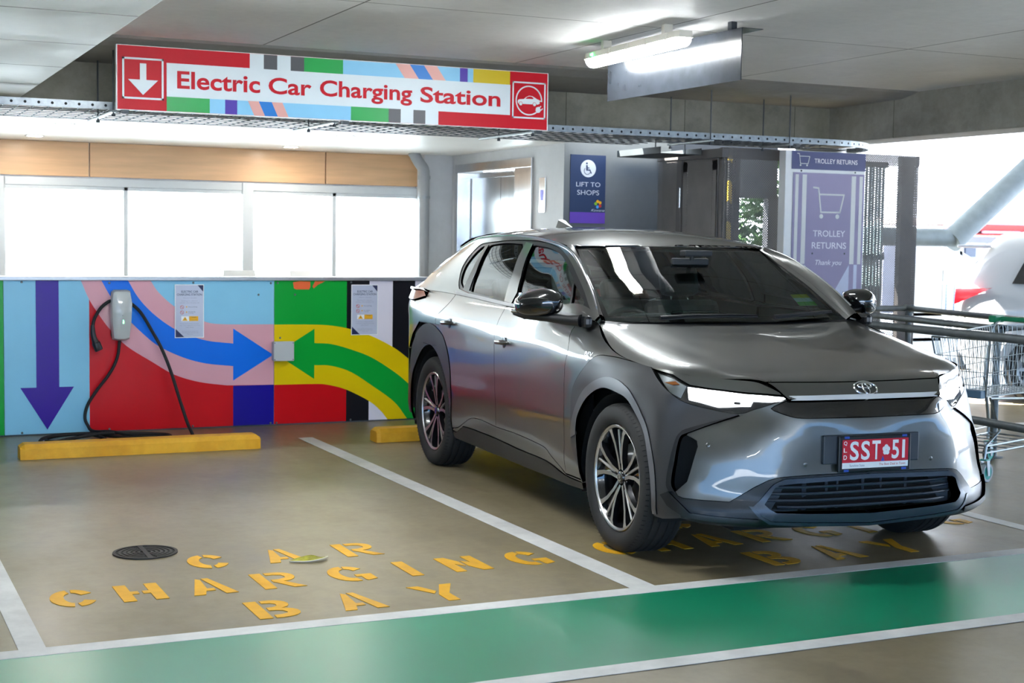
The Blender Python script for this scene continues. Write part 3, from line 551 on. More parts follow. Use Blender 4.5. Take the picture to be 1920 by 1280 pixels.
b=MB(); b.box((-.003,-.81,-.31),(.003,.82,-.003),BAF); b.build('hanging_sheet',t); b=MB(); b.box((0,-.81,-.006),(.15,.82,-.002),BAF); b.build('top_flange',t)
for y in (-.6,.6): b=MB(); b.box((.05,y-.02,-.002),(.09,y+.02,.06),BAF); b.build('bracket',t)
# ---- downlights in the lobby soffit
DLE=mat('lit downlight','#ffffff',.4,var=0,emit='#fff4e6',estr=60)
for x,y,lb in ((1.76,14.26,'leftmost round downlight nearest the plywood bulkhead'),(1.79,12.56,'round downlight just behind the cable tray at left'),(4.25,14.37,'round downlight above the right hand window'),(4.2,12.5,'round downlight behind the overhead sign'),(-.6,14.26,'round downlight at the far left end of the lobby soffit')):
    t=thing('downlight',lb,'downlight',(x,y,2.415),0,'recessed soffit downlights'); F=fr((0,0,0),(1,0,0),(0,-1,0))
    b=MB(); b.ring(F,.09,.07,0,.006,WHITE,28); b.build('bezel',t); b=MB(); b.lathe([(0,.003),(.07,.003)],F,DLE,28); b.build('lens',t)
# ---- downpipe
PIPE=mat('grey painted pipe','#9a9d9f',.45,var=.05)
b=MB(); b.tube([(5.79,14.6,0),(5.79,14.6,2.20)],.058,PIPE,20); b.tube(crv([(5.79,14.6,2.16),(5.78,14.6,2.25),(5.72,14.6,2.33),(5.66,14.6,2.43)],5),.06,PIPE,20); b.lathe([(.058,-.02),(.067,-.02),(.067,.02),(.058,.02)],fr((5.79,14.6,2.16),(1,0,0),(0,1,0)),PIPE,20); b.lathe([(.058,-.015),(.065,-.015),(.065,.015),(.058,.015)],fr((5.79,14.6,1.95),(1,0,0),(0,1,0)),GALV,20)
b.build('downpipe',None,None,'grey painted rainwater downpipe with elbow beside the lobby windows','pipe')
# ---- display racks on the ledge behind the mural wall
for x,lb in ((2.99,'left pale metal tray standing just behind the mural wall'),(3.545,'right pale metal tray standing just behind the mural wall')):
    t=thing('metal_tray',lb,'tray',(x,11.62,1.19),0,'metal trays behind the wall'); b=MB()
    b.add([(-.13,-.07,-.02),(.14,-.07,-.02),(.18,.12,.045),(-.08,.12,.045)],[(0,1,2,3)],WHITE); b.build('sheet',t)
    for s in (-.16,.16): b=MB(); b.tube([(s,-.08,-.02),(s+.05,.12,.05),(s+.065,.12,.05)],.006,STEEL,8); b.build('side_arm',t)
    b=MB(); b.tube([(0,0,-1.19),(0,0,-.005)],.012,STEEL,8); b.build('post',t)
# ---- lift lobby fittings
FX=fr((6.198,0,0),(0,-1,0),(0,0,1))   # faces -X
t=thing('lift_call_panel','narrow steel lift call panel with a blue display beside the lift door','panel',(6.198,12.55,1.776)); b=MB(); b.box((-.012,-.065,0),(0,.065,.336),STEEL,.004); b.build('plate',t)
b=MB(); b.box((-.015,-.028,.115),(-.011,.028,.215),mat('blue display','#6a62c8',.4,var=.05)); b.build('display',t)
t=thing('wall_notice','white framed notice with blue border on the wall beside the lift','notice',(6.198,15.0,1.392)); t.location=(5.857,14.95,1.40); 
b=MB(); BF=mat('blue notice frame','#2a5fa8',.4); b.box((-.012,-.19,0),(0,.19,.325),BF,.003); b.build('frame',t)
b=MB(); b.box((-.015,-.178,.012),(-.011,.178,.29),WPR); b.box((-.016,.0,.22),(-.0145,.17,.285),BF)
for i in range(7): b.box((-.0158,-.15,.05+i*.024),(-.0148,.10-(i%3)*.04,.056+i*.024),GRYP)
b.box((-.0158,-.17,.11),(-.0148,-.1,.15),REDP); b.build('printed_sheet',t)
t=thing('lift_sign','navy sign reading LIFT TO SHOPS with wheelchair symbol and purple strip','sign',(6.263,12.12,1.677)); F=fr((0,0,0),(1,0,0),(0,0,1)); w,h=.372,.636
b=MB(); SN=mat('sign navy','#26375c',.35,var=.03); SP=mat('sign violet','#6b41bb',.3,var=.06); b.prism(rect(0,0,w,h),F,.001,.008,SN); b.prism(rect(0,0,w,.103),F,.008,.0086,SP); b.build('sign_board',t)
SL=mat('sign pale lettering','#ccd2e0',.4,var=.01); b=MB(); b.lathe([(0,.0095),(.081,.0095),(.081,.008)],fr((.186,0,.510),(1,0,0),(0,0,1)),SL,36)
cx,cz=.176,.50; wf=fr((cx,0,cz-.012),(1,0,0),(0,0,1)); b.ring(wf,.036,.030,.0095,.0105,SN,30,PI*.75,PI*1.88); b.lathe([(0,.0105),(.0095,.0105),(.0095,.009)],fr((cx-.006,0,cz+.058),(1,0,0),(0,0,1)),SN,16)
for q in ([(cx-.013,cz+.042),(cx+.002,cz+.042),(cx+.004,cz+.02),(cx+.022,cz+.02),(cx+.022,cz+.011),(cx+.004,cz+.011),(cx+.004,cz+.002),(cx+.03,cz+.002),(cx+.048,cz-.034),(cx+.038,cz-.038),(cx+.024,cz-.01),(cx-.013,cz-.01)],): b.prism(q,F,.009,.0106,SN)
b.build('wheelchair_symbol',t)
b=MB(); b.text('LIFT TO',F,.061,.341,.316,.383,SL,0,.0098); b.build('lettering',t); b=MB(); b.text('SHOPS',F,.073,.264,.305,.309,SL,0,.0098); b.build('lettering',t)
b=MB()
for a,m in ((100,GOLD),(35,GOLD),(-35,REDP),(-105,mat('logo blue','#3f9be8',.4)),(170,mat('logo green','#86c52a',.4))):
    a=math.radians(a); c=(.297+.026*math.cos(a),.180+.026*math.sin(a)); b.prism([(c[0]+.017*math.cos(a+q),c[1]+.017*math.sin(a+q)) for q in [2*PI*i/5 for i in range(5)]],F,.008,.0095,m)
b.build('petal_logo',t); b=MB(); b.text('Kawana',F,.222,.112,.366,.135,SL,0,.0098,shear=.4); b.build('lettering',t)
# ================================================================== mesh cage and trolley sign
CAGE=mat('cage frame paint','#5d5a58',.5,metal=.2,var=.06)
PERF=perforated('perforated sheet','#6a6663',hole=.32); PERFS=perforated('perforated side sheet','#7d7976',axes='YZ',hole=.30)
CX0,CX1,CY0,CZ=7.2,9.42,10.97,2.36
t=thing('mesh_cage','dark perforated steel mesh cage enclosure between the lift core and the trolley bay','cage',(8.3,11.2,0))
def fpart(name,lo,hi,m,bev=.003,label=None):
    q=MB(); q.box(lo,hi,m,bev); return local(t,q).build(name,t,label=label)
fpart('front_mesh',(CX0+.05,CY0+.012,.05),(CX1-.02,CY0+.015,CZ),PERF,0)
for x in (CX0,7.34,CX1-.21): fpart('post',(x,CY0+.02,0),(x+(.05 if x<9 else .2),CY0+.08,CZ-.01),CAGE if x<9 else perforated('perforated post sheet','#5d5855',hole=.2))
fpart('top_rail',(CX0,CY0+.02,CZ-.10),(CX1,CY0+.07,CZ-.0),PERF); fpart('bottom_rail',(CX0,CY0+.02,0),(CX1,CY0+.07,.09),CAGE)
fpart('side_mesh',(CX0+.012,CY0+.0,.05),(CX0+.015,12.12,CZ-.05),PERFS,0)
fpart('side_backing',(CX0+.06,CY0+.06,.02),(CX0+.08,12.12,CZ-.04),mat('dark backing sheet','#3c3a39',.6,var=.15,scale=20),0)
fpart('side_top_rail',(CX0-.02,CY0-.0,CZ-.09),(CX0+.05,11.72,CZ-.01),CAGE); fpart('side_top_rail',(CX0,11.72,CZ-.08),(CX0+.05,12.12,CZ-.03),CAGE)
fpart('door_post',(CX0-.015,11.66,0),(CX0+.03,11.74,CZ-.08),CAGE); fpart('door_post',(CX0-.012,11.045,0),(CX0+.03,11.06,CZ-.08),CAGE)
d=MB(); d.box((CX0-.004,11.08,.05),(CX0+.004,11.64,CZ-.12),PERFS); dd=local(t,d).build('door',t,label='perforated cage door')
d=MB(); 
for lo,hi in (((CX0-.006,11.08,2.16),(CX0+.02,11.64,2.25)),((CX0-.006,11.08,.05),(CX0+.02,11.15,2.25)),((CX0-.006,11.57,.05),(CX0+.02,11.64,2.25))): d.box(lo,hi,PERFS)
local(t,d).build('door_frame',dd)
d=MB(); d.box((CX0-.03,11.655,1.83),(CX0-.012,11.685,2.02),STEEL,.004); local(t,d).build('door_handle',dd)
# behind the mesh: hazard post, rear louvre wall
HZ=bpy.data.materials.new('hazard stripes'); HZ.use_nodes=True; nt=HZ.node_tree; tc=nt.nodes.new('ShaderNodeTexCoord'); wv=nt.nodes.new('ShaderNodeTexWave'); wv.bands_direction='DIAGONAL'; wv.inputs['Scale'].default_value=1.6
rp=nt.nodes.new('ShaderNodeValToRGB'); rp.color_ramp.interpolation='CONSTANT'; rp.color_ramp.elements[0].color=(.012,.012,.012,1); rp.color_ramp.elements[1].color=(.62,.45,.03,1); rp.color_ramp.elements[1].position=.5
nt.links.new(tc.outputs['Object'],wv.inputs[0]); nt.links.new(wv.outputs['Fac'],rp.inputs[0]); nt.links.new(rp.outputs[0],nt.nodes['Principled BSDF'].inputs['Base Color'])
b=MB(); b.box((7.87,11.9,0),(7.98,12.01,2.36),HZ,.01); b.build('bollard_post',None,None,'black and yellow striped column behind the cage mesh','column')
b=MB(); DK=mat('dark store wall','#3a3d42',.7,var=.1)
b.box((7.36,12.7,0),(7.5,12.8,2.6),DK); b.box((7.36,12.7,0),(9.0,12.8,1.25),DK); b.box((7.36,12.7,1.98),(9.0,12.8,2.7),DK); b.box((8.9,12.7,1.2),(9.05,12.8,2.0),DK); b.build('wall_store',kind='structure')
t=thing('louvre_screen','screen of pale vertical slats seen through the right side of the cage mesh','screen',(9.1,11.3,0))
LV=mat('translucent pale slat','#7f9698',.4,var=.06)
for i in range(11):
    q=MB(); x=8.84+i*.04; q.box((x,11.3,.1),(x+.024,11.32,2.30),LV,.004); local(t,q).build('slat',t)
q=MB(); q.box((8.8,11.32,1.37),(9.30,11.34,1.44),CAGE); q.box((8.8,11.30,.0),(9.30,11.34,.1),CAGE); q.box((8.8,11.30,2.26),(9.30,11.34,2.31),CAGE); local(t,q).build('screen_rail',t)
q=MB(); q.box((8.8,11.345,.1),(9.30,11.36,1.2),mat('brown screen board','#6d645f',.7,var=.2,scale=3)); local(t,q).build('lower_board',t)
# bushes outside, seen through the store opening
rnd=random.Random(3); BUSH=mat('green foliage','#4f7a3c',.6,var=.5,scale=3); b=MB()
for i in range(1500):
    c=Vector((rnd.uniform(8.5,10.5),rnd.gauss(14.3,.22),abs(rnd.gauss(1.35,.5)))); s=rnd.uniform(.06,.15); a=rnd.uniform(0,6.28); e=rnd.uniform(-.8,.8)
    x=Vector((math.cos(a),math.sin(a),e)).normalized()*s; y=Vector((-math.sin(a),math.cos(a),rnd.uniform(-.6,.6))).normalized()*s*.5
    b.add([c-x,c+y,c+x,c-y],[(0,1,2,3)],BUSH)
b.build('hedge_foliage',None,'stuff','green leafy bush outdoors glimpsed through the cage mesh','hedge')
t=thing('trolley_sign','tall white framed purple grey trolley returns sign board on the mesh cage','sign',(7.76,10.83,.93))
F=fr((0,0,0),(1,0,0),(0,0,1)); tp=lambda pts:[(x-7.76,z-.93) for x,z in pts]
TP1=mat('trolley sign mauve','#9186a6',.35,var=.08,scale=2); TP2=mat('trolley sign navy','#434676',.35,var=.03); TP3=mat('trolley sign cream','#dad9d6',.4,var=.03); TP4=mat('trolley sign pale lilac','#c6cbe0',.4,var=.03); TL=mat('trolley sign lettering','#e8e4ec',.4,var=.01)
b=MB(); b.box((.0,0,-.005),(.892,.10,1.42),WHITE,.006); b.build('sign_box',t)
b=MB(); b.prism(tp(rect(7.826,2.185,8.645,2.345)),F,.0,.006,TP2); b.build('header_board',t,label='navy header strip')
b=MB(); b.prism(tp(rect(7.845,.965,8.637,2.155)),F,.0,.006,TP1)
for x0,x1 in ((7.868,7.903),(7.945,7.992),(8.492,8.541),(8.582,8.619)): b.prism(tp(rect(x0,1.335,x1,2.138)),F,.006,.0066,TP3)
for x0,x1 in ((7.905,7.943),(8.543,8.580)): b.prism(tp(rect(x0,.995,x1,1.330)),F,.006,.0066,TP4)
b.prism(tp([(7.993,1.328),(7.993,.995),(8.20,1.04),(8.165,1.07)]),F,.006,.0066,TP4); b.prism(tp([(8.490,1.328),(8.490,.995),(8.29,1.03),(8.32,1.07)]),F,.006,.0066,TP4)
b.build('main_board',t)
def cart_icon(b,x0,z1,w,h,d):
    r=.012*w/.34
    P=[(0,1),(.16,.98),(.255,.06),(.88,.06),(1,.74),(.20,.74)]; Q=[(x0+a*w,z1-h+c*h) for a,c in P]
    for i in range(5):
        a,c=Vector(Q[i]),Vector(Q[i+1]); dn=(c-a).normalized(); nn=Vector((-dn.y,dn.x))*r*.62; a=a-dn*r*.5; c=c+dn*r*.5
        b.prism(tp([tuple(a+nn),tuple(c+nn),tuple(c-nn),tuple(a-nn)]),F,.006,d,TP3)
    for a in (.27,.80): b.lathe([(0,d),(w*.062,d),(w*.062,.006)],fr((x0+a*w-7.76,0,z1-h-.10*h-.93),(1,0,0),(0,0,1)),TP3,18)
b=MB(); cart_icon(b,7.882,2.325,.135,.095,.0075); b.build('trolley_symbol',t); b=MB(); cart_icon(b,8.07,2.025,.34,.235,.0075); b.build('trolley_symbol',t)
b=MB(); b.text('TROLLEY RETURNS',F,8.07-7.76,2.242-.93,8.552-7.76,2.284-.93,TL,.012,.0075); b.build('lettering',t)
b=MB(); b.text('TROLLEY',F,8.075-7.76,1.583-.93,8.435-7.76,1.640-.93,TL,.008,.0075); b.build('lettering',t); b=MB(); b.text('RETURNS',F,8.066-7.76,1.474-.93,8.45-7.76,1.532-.93,TL,.008,.0075); b.build('lettering',t); b=MB(); b.text('Thank you',F,8.11-7.76,1.312-.93,8.405-7.76,1.372-.93,TL,.006,.0075,shear=.25); b.build('lettering',t)
b=MB()
for x,z in ((7.93,2.17),(8.53,2.172),(8.075,1.43),(8.435,1.43),(8.12,.95),(8.5,.95)): b.lathe([(0,.009),(.007,.009),(.009,.006)],fr((x-7.76,0,z-.93),(1,0,0),(0,0,1)),ROD,10)
b.build('screws',t)
b=MB(); b.box((.0,.02,-.08),(.12,.06,0),WHITE,.004); b.build('foot',t); b=MB(); b.box((.72,.02,-.08),(.84,.06,0),WHITE,.004); b.build('foot',t)
# ================================================================== trolley corral rails
def pipe_rail(label,pts,posts,lower=None,h=1.0):
    t=thing('corral_rail',label,'rail',(posts[0][0],posts[0][1],0),0,'trolley bay rails'); b=MB(); b.tube(pts,.026,GALVD,14); local(t,b).build('handrail',t)
    if lower: b=MB(); b.tube(lower,.024,GALVD,14); local(t,b).build('lower_rail',t)
    for x,y in posts:
        b=MB(); b.tube([(x,y,0),(x,y,h-.015)],.027,GALVD,14); b.lathe([(0,0),(.07,0),(.07,.008),(.03,.012)],fr((x,y,0),(1,0,0),(0,1,0)),GALVD,18); local(t,b).build('post',t)
        b=MB(); b.lathe([(.03,-.05),(.036,-.045),(.036,.035),(.03,.04)],fr((x,y,h-.035),(1,0,0),(0,1,0)),GALVD,16); b.lathe([(.028,-.05),(.035,-.05),(.035,.05),(.028,.05)],fr((x,y,h),(1,0,0),(0,0,1)),GALVD,16); local(t,b).build('pipe_fitting',t)
pipe_rail('grey pipe rail furthest from the parked car running out from the cage corner',[(8.28,10.76,.93),(9.11,10.71,.93),(8.72,8.87,.93),(8.25,6.7,.93)],[(9.11,10.71)],h=.93)
pipe_rail('grey pipe rail in the middle of the trolley bay on a tall post',[(8.06,10.6,.93),(7.60,7.98,.93),(8.48,8.34,.93)],[(7.60,7.98)],h=.93)
pipe_rail('grey pipe rail nearest the parked car with a second lower rail',[(6.23,9.3,1.0),(6.05,5.5,1.0)],[(6.23,9.3),(6.02,5.1)],[(6.23,9.3,.50),(6.04,5.3,.50)])
# ================================================================== shopping trolley
def trolley(x,y,rz,label):
    t=thing('shopping_trolley',label,'shopping trolley',(x,y,0),rz,'shopping trolleys'); WR=mat('zinc wire','#a9b2b5',.3,metal=.85,var=.05); GRE=mat('green plastic','#0d8a5c',.4,var=.04); TEAL=mat('teal plastic wheel hub','#2fa79a',.45,var=.04); BLP=mat('blue grey plastic tray','#5d7f95',.5,var=.06)
    hb,ht,wb,wt=.55,.92,.19,.25; xf,xr=.43,-.43
    P=lambda u,v,side:Vector((xf-.06*(1-v)+(xr-(xf-.06*(1-v)))*u,side*((wb+(wt-wb)*v)*(.84+.16*u)),hb+(ht-hb)*v+.05*u*v))
    for s in (-1,1):
        b=MB()
        for i in range(27): b.tube([P(i/26,0,s),P(i/26,1,s)],.0024,WR,5)
        for v in (.18,.42,.68): b.tube([P(0,v,s),P(1,v,s)],.0028,WR,5)
        b.build('side_basket_wire',t)
    for u,n in ((0,'front_basket_wire'),(1,'rear_flap_wire')):
        b=MB()
        for i in range(15):
            k=i/14; b.tube([P(u,0,-1).lerp(P(u,0,1),k),P(u,1,-1).lerp(P(u,1,1),k)],.0024,WR,5)
        for v in (.18,.42,.68): b.tube([P(u,v,-1),P(u,v,1)],.0028,WR,5)
        b.build(n,t)
    b=MB()
    for i in range(13): k=i/12; b.tube([P(0,0,-1).lerp(P(0,0,1),k),P(1,0,-1).lerp(P(1,0,1),k)],.0024,WR,5)
    for i in range(8): b.tube([P(i/7,0,-1),P(i/7,0,1)],.0028,WR,5)
    b.build('basket_floor_wire',t)
    b=MB(); b.tube([P(1,1,-1),P(0,1,-1),P(0,1,1),P(1,1,1)],.006,WR,8); b.tube([P(0,0,-1),P(0,0,1),P(1,0,1),P(1,0,-1)],.005,WR,8,closed=True); 
    for s in (-1,1): b.tube([P(0,1,s),P(0,0,s)],.006,WR,8); b.tube([P(1,1,s),P(1,0,s)],.006,WR,8)
    b.build('basket_rim',t)
    b=MB(); b.box((xf-.055,-.16,hb-.012),(xf+.005,.16,hb+.04),BLP,.006); b.build('front_bumper',t)
    b=MB(); b.tube([(xr-.10,-.25,1.01),(xr-.10,.25,1.01)],.017,GRE,14); b.build('handle',t,label='green plastic push handle')
    for s in (-1,1): b=MB(); b.box((xr-.14,s*.27-.03,.985),(xr-.01,s*.27+.03,1.035),GRE,.012); b.build('handle_end',t)
    b=MB()
    for s in (-1,1): b.tube(crv([(xr-.10,s*.25,1.01),(xr+.02,s*.25,.93),(xr+.10,s*.24,.62),(xr+.02,s*.25,.30),(xr+.02,s*.25,.17)],5),.011,WR,8); b.tube([(xr+.07,s*.24,.5),(xf-.10,s*.17,.535),(xf-.20,s*.19,.32),(xf-.02,s*.2,.24),(xf+.0,s*.2,.15)],.009,WR,8)
    for z in (.21,.255): b.tube([(xr+.02,-.25,z),(xf-.02,-.2,z-.02),(xf-.02,.2,z-.02),(xr+.02,.25,z)],.007,WR,8,closed=True)
    for i in range(7): k=i/6; b.tube([(xr+.02+k*.8,-.25+.05*k,.21-.02*k),(xr+.02+k*.8,.25-.05*k,.21-.02*k)],.004,WR,6)
    b.build('chassis',t)
    for cx,sy in ((xf,.2),(xf,-.2),(xr+.02,.25),(xr+.02,-.25)):
        b=MB(); F=fr((cx-.025,sy,.063),(1,0,0),(0,0,1)); b.lathe([(.045,-.016),(.060,-.016),(.063,-.008),(.063,.008),(.060,.016),(.045,.016)],F,RUBBER if sy<0 else mat('grey tyre','#b8bec0',.6),24); w=b.build('caster_wheel',t)
        b=MB(); b.lathe([(0,-.014),(.047,-.014),(.047,.014),(0,.014)],F,TEAL,24); b.build('hub',w)
        b=MB(); 
        for s in (-1,1): b.prism([(-.012,-.02),(.012,-.02),(.035,.085),(-.005,.085)],fr((cx-.025,sy+s*.022,.063),(1,0,0),(0,0,1)),-.002,.002,WR)
        b.box((cx-.04,sy-.025,.142),(cx+.02,sy+.025,.152),TEAL,.004); b.build('fork',w)
    return t
trolley(7.08,7.46,math.radians(197.5),'wire shopping trolley with a green handle standing beside the parked car bonnet')
# ================================================================== white car outside
def white_suv():
    WP=mat('white car paint','#cfd2d5',.3,coat=1,var=.01); GLB=mat('dark car glass','#1a2026',.08,coat=1,var=.02); TR=mat('black car trim','#1d1e20',.5); TLR=mat('red lamp lens','#c01018',.2,coat=1,var=.05); RIM=mat('silver wheel','#b4b8bc',.3,metal=.8)
    t=thing('car','white sports utility car parked on the bright deck beyond the trolleys','car',(9.95,11.0,0),math.radians(-42))
    #   x: half-width at (sill, mid, shoulder, belt, glasstop, roof) and z of each
    S=[(.02,[.72,.84,.84,.80,.70,.56],[.36,.66,.94,1.00,1.03,1.05]),(.03,[.78,.875,.875,.82,.72,.57],[.34,.67,.96,1.04,1.08,1.10]),(.10,[.82,.895,.895,.83,.74,.58],[.32,.68,.98,1.09,1.20,1.24]),(.24,[.86,.905,.905,.835,.735,.585],[.30,.68,1.0,1.11,1.40,1.46]),(.36,[.87,.91,.91,.84,.725,.585],[.28,.68,1.0,1.115,1.50,1.585]),(.42,[.875,.91,.91,.84,.72,.58],[.27,.68,1.0,1.12,1.53,1.635]),(.65,[.88,.915,.915,.85,.72,.58],[.26,.68,1.0,1.12,1.55,1.655]),
       (1.4,[.88,.91,.91,.86,.72,.58],[.24,.68,1.0,1.10,1.57,1.68]),(2.3,[.88,.91,.91,.86,.72,.58],[.24,.68,1.0,1.08,1.55,1.66]),(2.9,[.88,.91,.91,.86,.74,.60],[.24,.66,.98,1.05,1.38,1.50]),(3.5,[.88,.91,.91,.84,.70,.55],[.24,.66,.95,1.02,1.06,1.09]),(4.1,[.86,.89,.88,.78,.6,.4],[.26,.62,.86,.93,.97,.99]),(4.4,[.74,.80,.76,.6,.45,.3],[.34,.6,.78,.83,.86,.87])]
    b=MB(); vs=[]; n=13; yc=.92
    for x,w,z in S:
        r=[(x,yc-a,c) for a,c in zip(w,z)]; r+=[(x,yc,z[-1]+.02)]; r+=[(x,yc+a,c) for a,c in zip(w[::-1],z[::-1])]; vs+=r
    fs=[(k*n+i,(k+1)*n+i,(k+1)*n+i+1,k*n+i+1) for k in range(len(S)-1) for i in range(n-1)]+[tuple(range(n)),tuple(range((len(S)-1)*n,len(S)*n))[::-1]]
    b.add(vs,fs,WP,True); o=b.build('body',t); m=o.modifiers.new('s','SUBSURF'); m.levels=2; m.render_levels=2
    F=lambda y:fr((0,y,0),(1,0,0),(0,0,1))
    def side(name,poly,m,ins=.0):
        # polygon on the visible flank; follows the tumble-home of the cabin
        q=MB(); P=[]
        for x,z in poly:
            k=min(max((z-1.08)/.47,0),1); P.append((x,yc-(.872-.145*k)-ins,z))
        q.add(P+[(x,y+.03,z) for x,y,z in P],[tuple(range(len(P)))]+[(i,(i+1)%len(P),(i+1)%len(P)+len(P),i+len(P)) for i in range(len(P))],m); return q.build(name,t)
    side('side_window',[(.50,1.16),(.62,1.40),(.80,1.51),(1.55,1.545),(1.5,1.13)],GLB,.012); side('side_window',[(1.56,1.13),(1.60,1.545),(2.5,1.50),(2.98,1.22),(3.05,1.11)],GLB,.012)
    q=MB(); q.prism([(-.02,1.10),(.32,1.115),(.02,.97),(-.03,.95)],F(.052),0,.03,TLR); q.build('tail_light',t)
    q=MB(); q.prism([(-.02,1.10),(.03,.97),(.02,.95),(-.03,.95)],fr((-.0,.1,0),(1,0,0),(0,0,1)),0,.03,TLR); 
    q=MB(); q.box((-.02,.22,1.50),(.30,1.62,1.53),WP,.012); q.build('roof_spoiler',t)
    q=MB(); q.box((.02,.10,.30),(.18,1.74,.50),TR,.03); q.build('rear_bumper',t)
    for x in (.80,3.52):
        for y,s in ((.09,1),(1.75,-1)):
            q=MB(); f=fr((x,y,.335),(1,0,0),(0,0,1)); q.lathe([(.22,.09),(.30,.105),(.335,.07),(.335,-.07),(.30,-.10),(.22,-.09)],f,RUBBER,36); w=q.build('wheel',t)
            q=MB(); q.lathe([(.0,.06*s),(.03,.07*s),(.05,.05*s),(.19,.04*s),(.225,.09*s)],f,TR,36); q.lathe([(.205,.085*s),(.228,.095*s)],f,RIM,36)
            for i in range(10):
                a=2*PI*i/10; d=Vector((math.cos(a),0,math.sin(a))); e=Vector((-math.sin(a),0,math.cos(a))); c=Vector((x,y-.075*s,.335)); q.add([c+d*.04-e*.012,c+d*.21-e*.018,c+d*.21+e*.018,c+d*.04+e*.012],[(0,1,2,3)],RIM)
            q.build('rim',w)
            if s>0:
                q=MB(); q.ring(fr((x,.012,.335),(1,0,0),(0,0,1)),.42,.352,-.10,.012,WP,28,-.35,PI+.35); q.lathe([(0,.0),(.352,.0)],fr((x,.03,.335),(1,0,0),(0,0,1)),TR,28); q.build('wheel_arch',t)
    return t
white_suv()
# ================================================================== beyond the deck
STG=mat('galvanised structural tube','#687276',.55,metal=.15,var=.12,scale=8)
t=thing('structural_brace','thick galvanised cranked steel brace tube outside past the cage','brace',(12.0,14,0))
b=MB(); b.tube([(11.2,14,1.612),(12.62,14,1.615)],.11,STG,24); local(t,b).build('horizontal_tube',t); b=MB(); b.tube([(12.52,14,1.57),(13.68,14,2.44),(14.36,14,2.95)],.15,STG,24); local(t,b).build('diagonal_tube',t)
b=MB(); b.tube([(11.25,14,0),(11.25,14,1.66)],.09,STG,20); local(t,b).build('post',t)
t=thing('white_frame','white steel lattice balustrade frame outside below the galvanised brace','frame',(13.1,14.5,0))
b=MB()
for lo,hi in (((12.3,14.48,1.20),(13.9,14.56,1.28)),((12.3,14.48,1.02),(13.9,14.54,1.06)),((12.3,14.5,.62),(13.9,14.54,.66)),((12.3,14.5,.30),(13.9,14.54,.34)),((12.3,14.5,0.0),(13.9,14.54,.08))): b.box(lo,hi,WHITE)
local(t,b).build('rail',t)
b=MB()
for x in (12.3,12.86,12.99,13.12,13.26,13.45,13.88): b.box((x,14.49,0),(x+.045,14.55,1.50 if x<13.2 else 1.25),WHITE)
b.box((12.3,14.5,0),(12.86,14.53,1.24),WHITE); local(t,b).build('upright',t)
b=MB(); b.add([(12.93,14.49,1.50),(13.03,14.49,1.50),(13.62,14.49,1.22),(13.52,14.49,1.22),(12.93,14.55,1.50),(13.03,14.55,1.50),(13.62,14.55,1.22),(13.52,14.55,1.22)],[(0,3,2,1),(4,5,6,7),(0,1,5,4),(1,2,6,5),(2,3,7,6),(3,0,4,7)],WHITE); local(t,b).build('diagonal_strut',t)
b=MB()
for i in range(16): b.box((12.9,14.51,.36+i*.04),(13.85,14.515,.366+i*.04),GALVD)
local(t,b).build('infill_wire',t)
t=thing('building','distant grey building with red striped fascia and roof beyond the deck','building',(30,26,0))
GW=mat('grey cladding wall','#8f8f98',.7,var=.08); RD=mat('red fascia','#e0301e',.5,var=.05); LR=mat('pale roof sheet','#f0d8cc',.5,var=.03); DW=mat('dark window','#3c4250',.3)
def bp(name,lo,hi,m): q=MB(); q.box(lo,hi,m); return local(t,q).build(name,t)
bp('wall',(21.5,26.2,-1),(44,30,1.72),GW); bp('awning',(21.8,25.4,1.58),(44,26.2,1.72),mat('charcoal awning','#55565e',.6)); bp('fascia',(23.2,25.8,1.86),(44,26.2,2.0),RD); bp('fascia',(22.5,25.3,1.74),(44,26.2,1.77),RD); bp('roof',(23.2,25.9,2.0),(44,30,2.13),LR); bp('wall_band',(23,26.0,1.77),(44,26.3,1.86),mat('mid grey band','#77777c',.6)); bp('sign_light',(24.0,25.75,1.80),(25.1,25.82,1.85),WHITE)
bp('window',(23.85,26.15,1.25),(24.15,26.25,1.45),DW); bp('pilaster',(24.5,26.1,.9),(24.58,26.25,1.56),WHITE); bp('pilaster',(23.45,26.1,.9),(23.55,26.25,1.56),WHITE)
# ================================================================== the parked car
# smooth control nets for one half of the bodywork (x forward from the front axle, w half-width, z up)
def _slopes(t,y):
    # catmull-rom style nonuniform slopes with mild limiter; y shape (n,...)
    h=np.diff(t); d=(y[1:]-y[:-1])/h.reshape(-1,*([1]*(y.ndim-1)))
    m=np.zeros_like(y); m[0]=d[0]; m[-1]=d[-1]
    hs=h.reshape(-1,*([1]*(y.ndim-1)))
    m[1:-1]=(d[:-1]*hs[1:]+d[1:]*hs[:-1])/(hs[1:]+hs[:-1])
    return m
def herm(t,y,q):
    t=np.asarray(t,float); q=np.clip(np.asarray(q,float),t[0],t[-1])
    i=np.clip(np.searchsorted(t,q,side='right')-1,0,len(t)-2)
    m=_slopes(t,y); h=t[i+1]-t[i]; x=(q-t[i])/h
    sh=(-1,)+(1,)*(y.ndim-1); x=x.reshape(sh); h=h.reshape(sh)
    return ((1+2*x)*(1-x)**2)*y[i]+(x*(1-x)**2)*h*m[i]+(x*x*(3-2*x))*y[i+1]+(x*x*(x-1))*h*m[i+1]
